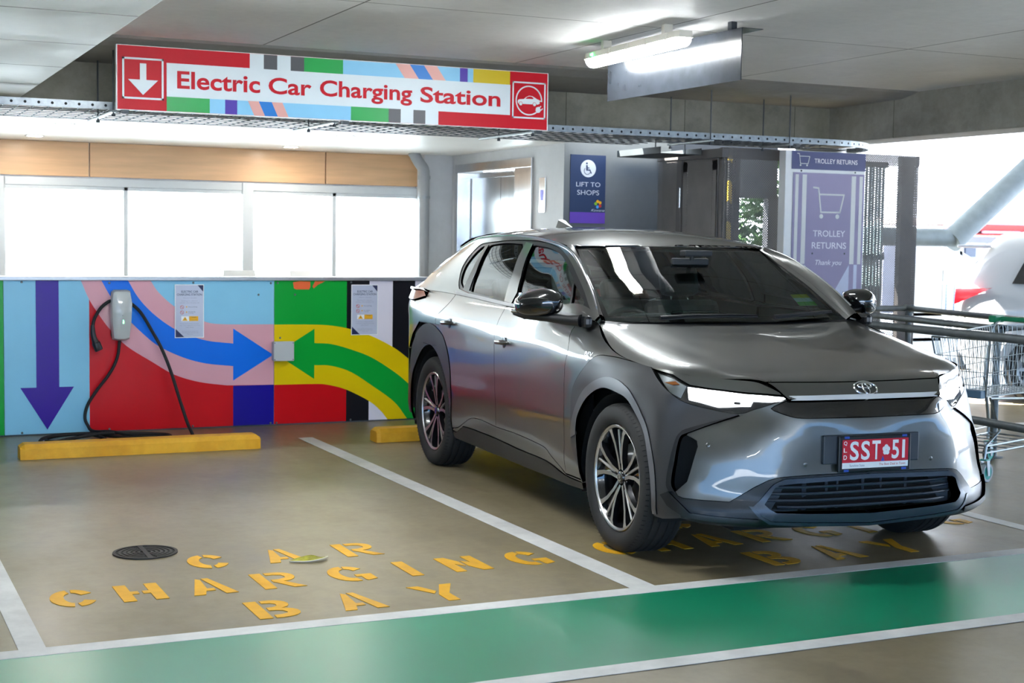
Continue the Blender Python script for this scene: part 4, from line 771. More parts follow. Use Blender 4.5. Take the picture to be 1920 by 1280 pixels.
class Net:
    """3D control net pts[row][col] -> smooth surface; (u along cols, v along rows)"""
    def __init__(s,pts,us,vs): s.p=np.array(pts,float); s.us=np.array(us,float); s.vs=np.array(vs,float); s.flip=1
    def __call__(s,u,v):
        u=np.atleast_1d(np.asarray(u,float)); v=np.atleast_1d(np.asarray(v,float))
        g=herm(s.us,np.swapaxes(s.p,0,1),u)      # (N,rows,3)
        t=s.vs; q=np.clip(v,t[0],t[-1]); i=np.clip(np.searchsorted(t,q,side='right')-1,0,len(t)-2)
        h=np.diff(t)[None,:,None]; d=(g[:,1:]-g[:,:-1])/h
        m=np.zeros_like(g); m[:,0]=d[:,0]; m[:,-1]=d[:,-1]
        if len(t)>2: m[:,1:-1]=(d[:,:-1]*h[:,1:]+d[:,1:]*h[:,:-1])/(h[:,1:]+h[:,:-1])
        n=np.arange(len(q)); hh=(t[i+1]-t[i])[:,None]; x=((q-t[i])[:,None])/hh
        return ((1+2*x)*(1-x)**2)*g[n,i]+(x*(1-x)**2)*hh*m[n,i]+(x*x*(3-2*x))*g[n,i+1]+(x*x*(x-1))*hh*m[n,i+1]
    def normal(s,u,v,e=.004):
        a=s(np.asarray(u)+e,v)-s(np.asarray(u)-e,v); b=s(u,np.asarray(v)+e)-s(u,np.asarray(v)-e)
        n=np.cross(a,b)*s.flip; return n/np.maximum(np.linalg.norm(n,axis=1,keepdims=True),1e-9)
# ---------- lower body wrap: base plan curve + normal offsets ----------
BASE=[(.812,0),(.812,.18),(.805,.36),(.78,.49),(.72,.62),(.63,.74),(.53,.84),(.43,.90),(.25,.925),(0,.93),(-.30,.928),(-.55,.922),(-1.0,.915),(-1.5,.912),(-2.0,.914),(-2.4,.922),(-2.85,.932),(-3.10,.935),(-3.36,.92),(-3.56,.83),(-3.68,.64),(-3.75,.36),(-3.77,0)]
BASE=np.array(BASE)
SS=np.concatenate([[0],np.cumsum(np.linalg.norm(np.diff(BASE,axis=0),axis=1))])
tg=_slopes(SS,BASE); tg[0]=(0,1); tg[-1]=(0,-1); tg/=np.linalg.norm(tg,axis=1,keepdims=True)
NB=np.stack([tg[:,1],-tg[:,0]],1)
ZR=[.17,.24,.30,.37,.46,.56,.66,.75,.82,.89,.945,.99,1.04,1.10,1.17]
# offsets rows x cols (in m, outward +)
D={
 #        0    1    2    3    4    5    6    7    8    9   10   11   12   13   14   15   16   17   18   19   20   21   22
 .17:(-0.1,-0.1,-0.1,-0.1,-0.09,-0.08,-0.06,-0.04,-0.04,-0.05,-0.05,-0.06,-0.07,-0.07,-0.07,-0.06,-0.05,-0.05,-0.05,-0.05,-0.06,-0.06,-0.06),
 .24:(0,0,0,0,0.01,0.02,0.02,0,-0.02,-0.03,-0.03,-0.035,-0.045,-0.05,-0.045,-0.035,-0.03,-0.03,-0.03,-0.03,-0.03,-0.03,-0.03),
 .30:(0.02,0.02,0.02,0.02,0.02,0.025,0.03,0.02,0,-0.01,-0.01,-0.02,-0.03,-0.035,-0.03,-0.02,-0.01,-0.01,-0.01,-0.01,-0.01,-0.01,-0.01),
 .37:(0.01,0.01,0.01,0.01,0.005,0.01,0.02,0.02,0.01,0,0,-0.005,-0.012,-0.012,-0.012,-0.0072,0,0,0,0,0,0,0),
 .46:(0,0,0,0.01,0,0,0,0.01,0.01,0,0,0,0.006,0.006,0.006,0.0036,0,0,0,0,0,0,0),
 .56:(0,0,0,0,-0.01,-0.015,-0.015,0,0.01,0.005,0,0.008,0.016,0.016,0.02,0.012,0,0,0,0,0,0,0),
 .66:(0,-0.002,-0.002,-0.015,-0.04,-0.05,-0.045,-0.02,0,0.008,0,0.0075,0.015,0.015,0.015,0.009,0,0,0,0,0,0,0),
 .75:(-0.02,-0.015,-0.015,-0.045,-0.085,-0.09,-0.08,-0.04,-0.01,0.005,0,0.007,0.014,0.014,0.014,0.0084,0,0,0,0,0,0,0),
 .82:(-0.045,-0.045,-0.045,-0.065,-0.1,-0.11,-0.095,-0.06,-0.02,0,0,0.0055,0.011,0.011,0.011,0.0066,0,0,0,0,0,0,0),
 .89:(-0.12,-0.12,-0.115,-0.12,-0.14,-0.14,-0.12,-0.085,-0.045,-0.015,-0.006,0.003,0.006,0.006,0.006,0.0036,0,0,0,0,0,0,0),
 .945:(-0.25,-0.25,-0.24,-0.23,-0.21,-0.19,-0.16,-0.115,-0.065,-0.03,-0.015,-0.006,0,0,0.002,0.004,0.002,0,0,0,0,0,0),
 .99:(-0.45,-0.45,-0.42,-0.36,-0.3,-0.25,-0.2,-0.15,-0.095,-0.055,-0.04,-0.022,-0.011,-0.011,-0.0055,0,0,-0.003,0,0.01,0.02,0.03,0.03),
 1.04:(-0.75,-0.75,-0.65,-0.52,-0.4,-0.32,-0.26,-0.2,-0.14,-0.1,-0.075,-0.05,-0.024,-0.024,-0.0185,-0.013,-0.013,-0.012,0,0.015,0.03,0.05,0.05),
 1.10:(-1.1,-1,-0.85,-0.65,-0.5,-0.4,-0.33,-0.27,-0.21,-0.18,-0.155,-0.125,-0.041,-0.041,-0.0365,-0.032,-0.032,-0.03,-0.02,0.005,0.03,0.05,0.05),
 1.17:(-1.4,-1.2,-1,-0.8,-0.6,-0.5,-0.42,-0.36,-0.3,-0.25,-0.21,-0.13,-0.066,-0.066,-0.062,-0.058,-0.058,-0.056,-0.05,-0.03,-0.01,0.02,0.02),
}
net=[]
for z in ZR:
    row=[]
    for k in range(len(BASE)):
        p=BASE[k]+NB[k]*D[z][k]
        row.append((p[0],max(0,p[1]) if 0<k<len(BASE)-1 else 0,z))
    net.append(row)
BODY=Net(net,SS,ZR); BODY.flip=1
def s_at_x(x): # side station for given base x (side part)
    k=np.arange(8,18); return float(np.interp(-x,-BASE[k,0],SS[k]))
# ---------- hood: columns centre->edge, rows front->rear ----------
def edge(s,z): return tuple(BODY(s,z)[0])
HE=[edge(SS[3]+.02,.84),edge(SS[5],.872),edge(SS[7]-.03,.905),edge(SS[8]+.0,.935),edge(SS[9],.955),edge(SS[10]-.02,1.005),edge(SS[11]-.08,1.075)]
HE=[(.772,.415,.818),(.672,.474,.888),(.50,.715,.893),(.335,.855,.91),(.14,.885,.945),(-.10,.872,.985),(-.48,.765,1.10)]
HE[2:]=[tuple(np.array(edge(a,z_))-np.array([0,.004,0])) for a,z_ in ((.80,.895),(1.06,.915),(1.352,.944),(1.583,.984),(1.965,1.098))]
HC=[(.775,.822),(.70,.884),(.55,.926),(.35,.966),(.12,1.005),(-.12,1.045),(-.42,1.088)]
HR=[(.40,.82),(.455,.889),(.52,.918),(.56,.957),(.60,.996),(.63,1.034),(.685,1.092)]
rows=[]
for i,(ex,ew,ez) in enumerate(HE):
    cx,cz=HC[i]; rw,rz=HR[i]
    fx=lambda w:cx+(ex-cx)*(w/ew)**2
    crown=lambda w:cz+(rz-cz)*(w/rw)**2
    r=[(cx,0,cz),(fx(rw*.5),rw*.5,crown(rw*.5)),(fx(rw*.88),rw*.88,crown(rw*.88)),(fx(rw),rw,rz-.001)]
    for fw_,fz_ in ((.25,.05),(.55,.16),(.82,.50)):
        w=rw+(ew-rw)*fw_; r.append((fx(w),w,rz+(ez-rz)*fz_))
    r.append((ex,ew,ez)); rows.append(r)
HOOD=Net(rows,[0,.3,.52,.6,.7,.82,.92,1.0],[0,.10,.25,.45,.67,.9,1.2]); HOOD.flip=-1
# ---------- greenhouse side: columns along x, rows belt->roof rail ----------
#           x: belt(w,z) mid top rail
GX=[-.45,-.62,-.82,-1.02,-1.3,-1.6,-2.0,-2.4,-2.8,-3.1,-3.35]
def gs(x):
    zb=np.interp(-x,[.3,.6,1.0,1.5,2.27,2.9,3.4],[1.10,1.115,1.122,1.125,1.155,1.168,1.168])
    zt=np.interp(-x,[.45,.62,.82,1.02,1.2,1.5,2.0,2.5,2.9,3.2,3.5],[1.125,1.245,1.355,1.44,1.488,1.53,1.553,1.550,1.525,1.475,1.42])
    wb=np.interp(-x,[.3,.6,1.0,2.0,2.8,3.1,3.35],[.80,.845,.862,.872,.880,.882,.862])
    wt=np.interp(-x,[.45,.62,1.2,1.6,2.2,2.8,3.2,3.4],[.80,.76,.655,.645,.635,.60,.56,.54])
    return zb,wb,zt,wt
rows=[]
for q in (0,.33,.66,.9,1.0):
    r=[]
    for x in GX:
        zb,wb,zt,wt=gs(x); z=zb+(zt-zb)*q; w=wb+(wt-wb)*q+.030*np.sin(np.pi*q)*(zt-zb)/.4
        r.append((x,w,z))
    rows.append(r)
GLS=Net(rows,[-x for x in GX],[0,.33,.66,.9,1.0]); GLS.flip=1
# ---------- windshield ----------
def wsr(q):
    cx,cz=np.interp(q,[0,.5,1],[-.40,-.77,-1.15]),np.interp(q,[0,.5,1],[1.095,1.300,1.493])
    ex,ew,ez=np.interp(q,[0,.5,1],[-.50,-.86,-1.215]),np.interp(q,[0,.5,1],[.745,.685,.60]),np.interp(q,[0,.5,1],[1.10,1.300,1.483])
    return [(cx+(ex-cx)*t**2.2,ew*t,cz+(ez-cz)*t**2) for t in (0,.25,.5,.7,.85,1.0)]
WS=Net([wsr(q) for q in (0,.25,.5,.75,1)],[0,.25,.5,.7,.85,1.0],[0,.25,.5,.75,1]); WS.flip=-1
# ---------- roof ----------
RX=[-1.15,-1.3,-1.6,-2.0,-2.4,-2.8,-3.1,-3.35]
RZ=[1.493,1.538,1.585,1.602,1.605,1.592,1.565,1.53]
rows=[]
for i,(x,z) in enumerate(zip(RX,RZ)):
    xe=x-.065*max(0,1-i/3)+.0; zb,wb,zt,wt=gs(xe)
    k=max(0,1-i/3); f=lambda t:k*t**2.1+(1-k)*t**2.4
    rows.append([(x+(xe-x)*f(t),wt*t,z+(zt-z)*f(t)) for t in (0,.3,.55,.75,.9,1.0)])
ROOF=Net(rows,[0,.3,.55,.75,.9,1.0],[-x for x in RX]); ROOF.flip=-1
PL={
 'DF':[(2.132,1.068),(2.065,0.949),(2.077,0.864),(2.077,0.745),(2.07,0.596),(2.08,0.452),(2.114,0.283)],
 'DB':[(3.103,1.122),(3.119,1.102),(3.169,0.995),(3.138,0.829),(3.107,0.642),(3.091,0.537),(3.128,0.405)],
 'DR':[(3.976,1.17),(4.04,1.108),(4.139,1.05),(4.187,1.023),(4.221,0.976),(4.197,0.938)],
 'RCL':[(4.557,0.952),(4.394,0.953),(4.24,0.946),(4.085,0.896),(4.006,0.835),(3.947,0.764),(3.903,0.653),(3.882,0.517),(3.918,0.374),(3.933,0.296)],
 'RARCH':[(4.466,0.813),(4.361,0.811),(4.273,0.802),(4.183,0.769),(4.105,0.719),(4.037,0.659),(3.982,0.604),(3.936,0.512),(3.933,0.39)],
 'SILLT':[(3.933,0.296),(3.822,0.313),(3.691,0.361),(3.551,0.405),(3.374,0.416),(3.128,0.405),(2.814,0.407),(2.524,0.397),(2.369,0.386),(2.291,0.35),(2.114,0.283)],
 'CLT':[(3.918,0.282),(3.857,0.281),(3.757,0.318),(3.667,0.336),(3.18,0.33),(2.802,0.315),(2.387,0.312),(2.119,0.274),(1.865,0.276)],
 'CLB':[(3.916,0.25),(3.612,0.248),(3.16,0.239),(2.856,0.23),(2.133,0.248),(1.879,0.257)],
 'FCL':[(1.865,0.276),(1.881,0.313),(1.927,0.384),(1.985,0.465),(1.985,0.606),(1.982,0.714),(1.936,0.793),(1.831,0.877),(1.777,0.914),(1.722,0.941),(1.664,0.951),(1.607,0.953),(1.497,0.953),(1.403,0.948),(1.293,0.941),(1.206,0.932)],
 'FARCH':[(1.878,0.269),(1.889,0.381),(1.912,0.476),(1.908,0.56),(1.884,0.629),(1.798,0.713),(1.677,0.772),(1.558,0.798),(1.44,0.791),(1.325,0.77),(1.229,0.704),(1.143,0.618),(1.094,0.503),(1.056,0.354),(1.057,0.262)],
 'FTRIM':[(1.981,0.494),(1.961,0.581),(1.919,0.664),(1.844,0.744),(1.745,0.8),(1.59,0.847),(1.456,0.852),(1.336,0.823),(1.272,0.788),(1.199,0.725),(1.123,0.643),(1.063,0.517),(1.029,0.358),(1.028,0.262)],
 'HLB':[(1.184,0.92),(1.121,0.877),(1.03,0.824),(0.939,0.781),(0.814,0.758),(0.667,0.742),(0.587,0.765),(0.5,0.793),(0.416,0.821)],
 'HLT':[(0.416,0.821),(0.417,0.832),(0.525,0.838),(0.633,0.839),(0.824,0.85),(0.934,0.862),(0.982,0.881),(1.041,0.905),(1.184,0.92)],
 'BROWT':[(1.206,0.932),(1.08,0.925),(0.885,0.903),(0.714,0.894),(0.586,0.889),(0.532,0.877),(0.471,0.854),(0.416,0.825)],
 'BLO':[(0.658,0.736),(0.78,0.704),(0.915,0.664),(0.941,0.648),(0.957,0.626),(0.967,0.575),(0.975,0.519),(0.982,0.464),(0.982,0.421),(0.978,0.399),(0.964,0.378),(0.908,0.334),(0.857,0.292),(0.746,0.284),(0.551,0.278)],
 'BLI':[(0.658,0.735),(0.778,0.695),(0.903,0.647),(0.938,0.627),(0.947,0.576),(0.951,0.521),(0.957,0.466),(0.957,0.423),(0.951,0.401),(0.936,0.381)],
 'REC':[(0.915,0.638),(0.858,0.615),(0.85,0.59),(0.864,0.529),(0.887,0.43),(0.936,0.381)],
 'BML':[(0.936,0.381),(0.924,0.363),(0.898,0.355),(0.802,0.351),(0.688,0.351),(0.637,0.384),(0.58,0.422),(0.521,0.455),(0.486,0.465),(0.448,0.47),(0.287,0.475),(0.097,0.476)],
 'LGO':[(0.586,0.334),(0.555,0.366),(0.521,0.413),(0.493,0.442),(0.448,0.461),(0.097,0.469)],
 'LGOB':[(0.095,0.252),(0.289,0.264),(0.509,0.274),(0.543,0.293),(0.586,0.334)],
 'LGI':[(0.536,0.345),(0.513,0.384),(0.492,0.423),(0.468,0.435),(0.395,0.439),(0.097,0.447)],
 'LGIB':[(0.104,0.295),(0.321,0.304),(0.485,0.311),(0.513,0.325),(0.536,0.345)],
 'BLK':[(0.418,0.813),(0.461,0.796),(0.502,0.774),(0.463,0.756),(0.418,0.742),(0.382,0.735),(0.341,0.733),(0.0,0.728)],
 'LBT':[(0.411,0.822),(0.07,0.821)],
 'LBB':[(0.409,0.807),(0.076,0.805)],
 'SENS':[(0.357,0.524),(0.775,0.597),(0.486,0.505),(0.542,0.504),(0.436,0.504),(0.458,0.457)],
 'TAIL':[(4.683,1.156),(4.576,1.17)],
 'BADGE':[(1.8,0.939),(1.808,0.955)],
 'HANDLE':[(3.007,0.924),(3.118,0.941),(2.866,0.909),(3.957,0.977),(4.089,0.987),(3.816,0.958)],
 'MIRB':[(2.082,1.102),(2.133,1.085),(2.198,1.095)],
 'QTR':[(2.413,0.108),(2.51,0.2),(2.544,0.287),(2.589,0.447),(2.592,0.631),(2.559,0.781),(2.495,0.807),(2.445,0.588),(2.415,0.344),(2.421,0.119)],
 'QTR2':[(2.373,0.109),(2.37,0.339),(2.399,0.572),(2.466,0.811),(2.417,0.828),(2.372,0.643),(2.308,0.388),(2.286,0.093)],
 'RDG':[(2.259,0.089),(2.302,0.346),(2.375,0.582),(2.389,0.722),(2.377,0.831),(1.838,0.869),(1.764,0.697),(1.702,0.434),(1.679,0.197),(1.679,0.053)],
 'FDG':[(1.507,0.214),(1.543,0.426),(1.62,0.691),(1.668,0.866),(1.562,0.884),(1.46,0.892),(1.328,0.885),(1.2,0.867),(1.057,0.816),(0.941,0.76),(0.869,0.694),(0.796,0.39),(0.767,0.152)],
 'FQG':[(0.74,0.157),(0.782,0.473),(0.843,0.697),(0.735,0.647),(0.639,0.569),(0.635,0.418),(0.628,0.205)],
 'BELT':[(2.512,0.102),(1.622,0.037),(1.534,0.026),(0.627,0.1)],
 'DLO':[(2.48,0.098),(2.527,0.172),(2.58,0.302),(2.638,0.473),(2.652,0.669),(2.617,0.826),(2.531,0.863),(2.327,0.878),(1.748,0.932),(1.61,0.945),(1.442,0.944),(1.276,0.932),(1.115,0.898),(0.886,0.836),(0.689,0.755),(0.55,0.572)],
 'B1':[(1.803,0.881),(1.617,0.046)],
 'B2':[(1.721,0.877),(1.541,0.192)],
}
CARX,CARY,CARTH=4.39241,6.14715,-1.63432174
CAR=thing('car','grey metallic electric crossover car with red SST 51 plate parked in the charging bay','car',(CARX,CARY,0),CARTH)
PNT=mat('grey metallic paint','#686967',.35,metal=.92,coat=1,coatr=.03,var=.015,scale=300)
CLD=mat('satin grey cladding','#454547',.42,metal=.55,coat=.15,coatr=.3,var=.03,scale=200)
GBK=mat('gloss black trim','#08090b',.08,coat=1,var=0)
SBK=mat('satin black trim','#0e1013',.42,var=.06,coat=.1)
GRB=mat('grille dark blue grey','#39424e',.28,metal=.2,var=.05)
CHR=mat('chrome','#d8dade',.08,metal=1,var=.01); SAT=mat('satin silver trim','#c2c6ca',.22,metal=1,var=.02)
WSG=glass('windscreen glass',(.44,.74,.69),1.4); SDG=glass('privacy window glass',(.22,.23,.22),1.95); SDF=glass('front window glass',(.62,.76,.72),1.8); LNS=glass('lamp lens',(.96,.97,.98),1.4)
DRL=mat('lit daytime lamp','#ffffff',.3,var=0,emit='#f4faff',estr=3); AMB=mat('amber reflector','#c46a20',.2,coat=1,var=.05); TLR=mat('red tail lens','#8a0c12',.15,coat=1,var=.05)
INT=mat('dark cabin plastic','#2a2d2e',.7,var=.06); SEAT=mat('grey seat fabric','#7d8484',.8,var=.08,scale=30); HEAD=mat('pale headlining','#8a8b86',.9,var=.04)
DRK=mat('black underbody','#0b0b0c',.9,var=0)
CC=np.array([-1.4,0,.55])
def csm(p,n=4): return [(v.x,v.y) for v in crv([(a,c,0) for a,c in p],n)]
def metric(net,poly):
    c=np.mean(np.array(poly),0); e=.01
    su=np.linalg.norm(net(c[0]+e,c[1])[0]-net(c[0]-e,c[1])[0])/(2*e); sv=np.linalg.norm(net(c[0],c[1]+e)[0]-net(c[0],c[1]-e)[0])/(2*e); return max(su,.05),max(sv,.05)
def resample(P,ds):
    out=[]
    for i in range(len(P)):
        a,b=np.array(P[i]),np.array(P[(i+1)%len(P)]); k=max(1,int(math.ceil(np.linalg.norm(b-a)/ds)))
        for j in range(k): out.append(a+(b-a)*j/k)
    return out
def inset(P,d,fix=None):
    n=len(P); A=np.array(P); area=sum(A[i][0]*A[(i+1)%n][1]-A[(i+1)%n][0]*A[i][1] for i in range(n)); s=1 if area>0 else -1; out=[]
    for i in range(n):
        a,b,c=A[i-1],A[i],A[(i+1)%n]; e1=b-a; e2=c-b; l1=np.linalg.norm(e1); l2=np.linalg.norm(e2)
        if l1<1e-9 or l2<1e-9: out.append(b); continue
        n1=np.array([-e1[1],e1[0]])/l1*s; n2=np.array([-e2[1],e2[0]])/l2*s; m=n1+n2; k=np.linalg.norm(m)
        if k<.2: out.append(b); continue
        m=m/k; q=b+m*min(d/max(.35,(m@n1)),2*d)
        if fix is not None and fix(b): q=np.array([b[0],b[1]+(q[1]-b[1])])
        out.append(q)
    return out
def inside(P,x,y):
    c=False; n=len(P)
    for i in range(n):
        x1,y1=P[i]; x2,y2=P[i-1]
        if (y1>y)!=(y2>y) and x<(x2-x1)*(y-y1)/(y2-y1)+x1: c=not c
    return c
def wrapsurf(net,uv,off,side):
    p=net(uv[:,0],uv[:,1]); n=net.normal(uv[:,0],uv[:,1])
    if np.mean(((p-CC)*n).sum(1))<0: n=-n
    p=p+n*off; 
    if side<0: p=p*np.array([1,-1,1]); n=n*np.array([1,-1,1])
    return p,n
def panel(name,net,poly,m,off=0,gap=.004,ds=.032,flange=.016,holes=(),mode='pair',parent=None,label=None,sides=(-1,1)):
    """body panel cut from a net: outline in (u,v), meshed, shaded with the net's own normals, edges turned in"""
    parent=parent or CAR; su,sv=metric(net,poly); join=(mode=='join'); eps=1e-6
    sc=np.array([su,sv]); fix=(lambda b:abs(b[0])<eps) if join else None
    loops=[inset(resample([np.array(p)*sc for p in poly],ds),gap/2,fix)]+[inset(resample([np.array(p)*sc for p in h],ds),-gap/2) for h in holes]
    P=[];E=[]
    for L in loops:
        o=len(P); n=len(L); P+=[tuple(q) for q in L]; E+=[(o+i,o+(i+1)%n) for i in range(n)]
    nb=len(P); A=np.array(loops[0]); x0,y0=A.min(0); x1,y1=A.max(0); B=np.array(P)
    for gx in np.arange(x0+ds*.5,x1,ds):
        for gy in np.arange(y0+ds*.5,y1,ds):
            if inside(loops[0],gx,gy) and not any(inside(h,gx,gy) for h in loops[1:]) and ((B-np.array([gx,gy]))**2).sum(1).min()>(ds*.55)**2: P.append((gx,gy))
    r=delaunay_2d_cdt([Vector(p) for p in P],E,[],0,1e-6); V=np.array([tuple(v) for v in r[0]]); T=[]
    for f in r[2]:
        c=V[list(f)].mean(0)
        if inside(loops[0],*c) and not any(inside(h,*c) for h in loops[1:]): T.append(list(f))
    # boundary loops in output indices
    first={}; 
    for oi,src in enumerate(r[3]):
        for q in src: first[q]=oi
    LB=[]; o=0
    for L in loops: LB.append([first.get(o+i,0) for i in range(len(L))]); o+=len(L)
    uv=V/sc; objs=[]
    def make(side):
        p,n=wrapsurf(net,uv,off,side); vs=list(p); ns=list(n); fs=[]
        for t in T:
            a,b,c=(p[k] for k in t[:3]); fs.append(t if np.cross(b-a,c-a)@n[t[0]]>0 else t[::-1])
        k0=len(fs)
        if flange>0:
            for L in LB:
                L=[L[i] for i in range(len(L)) if L[i]!=L[i-1]]; k=len(L); b0=len(vs); cen=p[L].mean(0)
                for i in range(k):
                    t=p[L[(i+1)%k]]-p[L[i-1]]; w=np.cross(t,n[L[i]]); w=w/max(np.linalg.norm(w),1e-9)
                    if (w@(p[L[i]]-cen))<0 and L is LB[0]: pass
                    vs+=[p[L[i]],p[L[i]]-n[L[i]]*flange]; ns+=[w,w]
                for i in range(k):
                    j=(i+1)%k
                    if join and abs(uv[L[i],0])<1e-5 and abs(uv[L[j],0])<1e-5: continue
                    fs.append([b0+2*i,b0+2*j,b0+2*j+1,b0+2*i+1])
        return vs,ns,fs
    def emit(vs,ns,fs):
        me=bpy.data.meshes.new(name); me.from_pydata([tuple(v) for v in vs],[],[tuple(f) for f in fs]); me.materials.append(m)
        me.polygons.foreach_set('use_smooth',[True]*len(fs)); me.normals_split_custom_set_from_vertices([tuple(n) for n in ns])
        o=bpy.data.objects.new(name,me); COL.objects.link(o); o.parent=parent; 
        if label: o['label']=label
        objs.append(o)
    if join:
        a=make(-1); c=make(1); k=len(a[0]); vs=a[0]+c[0]; ns=a[1]+c[1]; fs=a[2]+[[i+k for i in f] for f in c[2]]
        for i in range(len(vs)):
            if abs(vs[i][1])<1e-6: nn=np.array(ns[i]); nn[1]=0; ns[i]=nn/max(np.linalg.norm(nn),1e-9)
        emit(vs,ns,fs)
    else:
        for s in sides: emit(*make(s))
    return objs if len(objs)>1 else objs[0]
def sub(A,i,j): return A[i:j]
P_=PL; MIRC=8.652
FA=csm(P_['FARCH']); FC=csm(P_['FCL']); RC=csm(P_['RCL']); RA=csm(P_['RARCH']); SIL=csm(P_['SILLT'],3)
HB=csm(P_['HLB']); HT=P_['HLT']; BRT=csm(P_['BROWT'],3); BO=csm(P_['BLO'][:11],3)+P_['BLO'][11:]; BI=csm(P_['BLI'],3); DF=csm(P_['DF'],3); DB=csm(P_['DB'],3); DR=csm(P_['DR'],3)
mir=lambda A:[(MIRC-a,c) for a,c in A]
zb=lambda s:gs(float(np.interp(s,SS,BASE[:,0])))[0]
# --- wings, doors, sills
def at_s(A,s): k=min(range(len(A)),key=lambda i:abs(A[i][0]-s)); return k
sil_f=[p for p in SIL if 2.114-.001<=p[0]<=3.135+.001]; sil_r=[p for p in SIL if p[0]>=3.134]
belt=lambda a,c,n:[(a+(c-a)*i/n,zb(a+(c-a)*i/n)-.002) for i in range(n+1)]
fd=panel('front_door',BODY,DF+sil_f[::-1]+DB[::-1][1:]+belt(3.058,2.08,8)[0:],PNT)
rd=panel('rear_door',BODY,DB+sil_r[::-1][1:]+[p for p in RC[::-1] if p[1]<.9 or p[0]<4.23][1:]+[(4.20,.938)]+DR[::-1][1:]+belt(3.925,3.065,7)[1:],PNT)
panel('front_wing',BODY,[(2.10,1.112)]+DF+[(1.868,.290)]+[p for p in FC if p[0]<2.03 and p[0]>1.40][0:]+[(1.38,.950),(1.47,.962),(1.583,.984),(1.70,1.015),(1.82,1.055),(1.965,1.098),(2.05,1.112)],PNT)
panel('sill',BODY,[(1.868,.286)]+[(2.114,.280)]+SIL[::-1][1:-1]+[(3.93,.29)]+[p for p in csm(P_['CLT'],3)],PNT,off=.001)
panel('sill_cladding',BODY,csm(P_['CLT'],3)+[(1.872,.236)]+[(2.1,.225),(2.8,.215),(3.4,.22),(3.916,.235)],SBK,off=.006,flange=.03)
qp=panel('rear_wing',BODY,DR+[p for p in RC[::-1] if 4.21<p[0]]+[(4.70,.86),(4.80,.75),(5.02,.80),(5.05,.95),(5.0,1.09),(4.72,1.085),(4.52,1.115),(4.50,1.168),(4.2,1.168)],PNT)
RO=RC[::-1]; 
panel('rear_arch_cladding',BODY,RO+[p for p in mir(RC)[1:]]+[(MIRC-3.93,.25)]+mir(RA)[::-1]+RA+[(3.932,.26)],CLD,off=.004)
panel('front_arch_cladding',BODY,FC[:-1]+[(1.20,.930)]+HB[1:HB.index(min(HB,key=lambda p:abs(p[0]-.667)))+1]+BO+[(.90,.262),(1.0,.245),(1.056,.25)]+FA[::-1],CLD,off=.002)
FT=csm(P_['FTRIM']); panel('arch_trim',BODY,FT+FA[::-1][:-10],mat('satin arch trim','#6a6a6d',.38,metal=.6,var=.02),off=.007,gap=.001,flange=.01)
# --- front end
k667=HB.index(min(HB,key=lambda p:abs(p[0]-.667)))
bml=P_['BML'][:-1]+[(0,.477)]
blk=csm(P_['BLK'][:-1],2)[:-1]+[(.341,.733),(0,.729)]
bump=BI[:BI.index(min(BI,key=lambda p:abs(p[0]-.903)))+1]+P_['REC']+bml[1:]+[(0,.729)]+blk[::-1][1:]+HB[k667:][::-1]
panel('front_bumper',BODY,bump,PNT,mode='join',ds=.028)
lgi=P_['LGI'][:-1]+[(0,.449)]; lgib=[(0,.292)]+P_['LGIB'][1:]
low=P_['BLI'][-1:]+bml[1:-1]+[(0,.477)]
# black lower fascia: bumper edge down to the lip, open where the grille sits
fasc=[(.964,.378)]+low+[(0,.449)]+lgi[::-1][1:]+lgib[::-1][1:]+[(0,.292),(0,.238),(.55,.238),(.80,.245),(.90,.262),(.908,.30)]
panel('lower_fascia',BODY,fasc,SBK,mode='join',off=.002,gap=.002,ds=.026)
lo=csm(P_['LGO'][:-1],2)+[(0,.470)]; lob=[(0,.250)]+P_['LGOB'][1:-1]+[(.586,.334)]
panel('grille_surround',BODY,lo+lgi[::-1]+lgib[::-1]+lob[:1]+lob[1:],GRB,mode='join',off=.012,gap=.001,ds=.024,flange=.05)
gb=panel('lower_grille',BODY,lgi+lgib,DRK,mode='join',off=-.085,gap=.0,flange=0)
for i,z in enumerate((.418,.388,.358,.328)):
    k=.50-.045*(i>2)+.0; us=np.linspace(-k,k,40); p=BODY(np.abs(us),np.full(40,z)); n=BODY.normal(np.abs(us)+.001,np.full(40,z)); q=p.copy(); q[:,0]-=.016+.03*(np.abs(us)/k)**4
    q[:,1]*=np.sign(us); b=MB(); b.tube([tuple(v) for v in q],.0068,GRB,8); b.build('slat',gb)
for u,w in ((-.30,.012),(-.18,.008),(-.12,.006),(.02,.008),(.12,.006),(.26,.008)):
    b=MB(); b.box((.70,u-w,.30),(.735,u+w,.445),GRB,.003); b.build('upright',gb)
for s in (-1,1): b=MB(); b.box((.69,s*.42-.10,.295),(.72,s*.42+.10,.44),mat('shutter panel','#39414b',.5,var=.05),.004); b.build('shutter',gb)
panel('lip_trim',BODY,lob+[(.605,.335),(.56,.288),(.515,.262),(.289,.250),(0,.238)],GRB,mode='join',off=.016,gap=0,flange=.02)
panel('air_duct',BODY,[p for p in BI if p[1]<.66]+P_['REC'][::-1],DRK,off=-.05,gap=-.02,flange=0)
panel('duct_blade',BODY,BO[:BO.index(min(BO,key=lambda p:abs(p[1]-.378)))+1]+BI[::-1],SBK,off=.010,gap=.001,flange=.04,ds=.02)
panel('corner_lip',BODY,[(.964,.378),(.908,.334),(.857,.292),(.746,.284),(.56,.280),(.56,.262),(.75,.262),(.88,.272),(.96,.315),(1.0,.36)],SBK,off=.018,gap=0,flange=.03)
panel('black_panel',BODY,blk+[(0,.806),(.408,.808)],GBK,mode='join',off=.001)
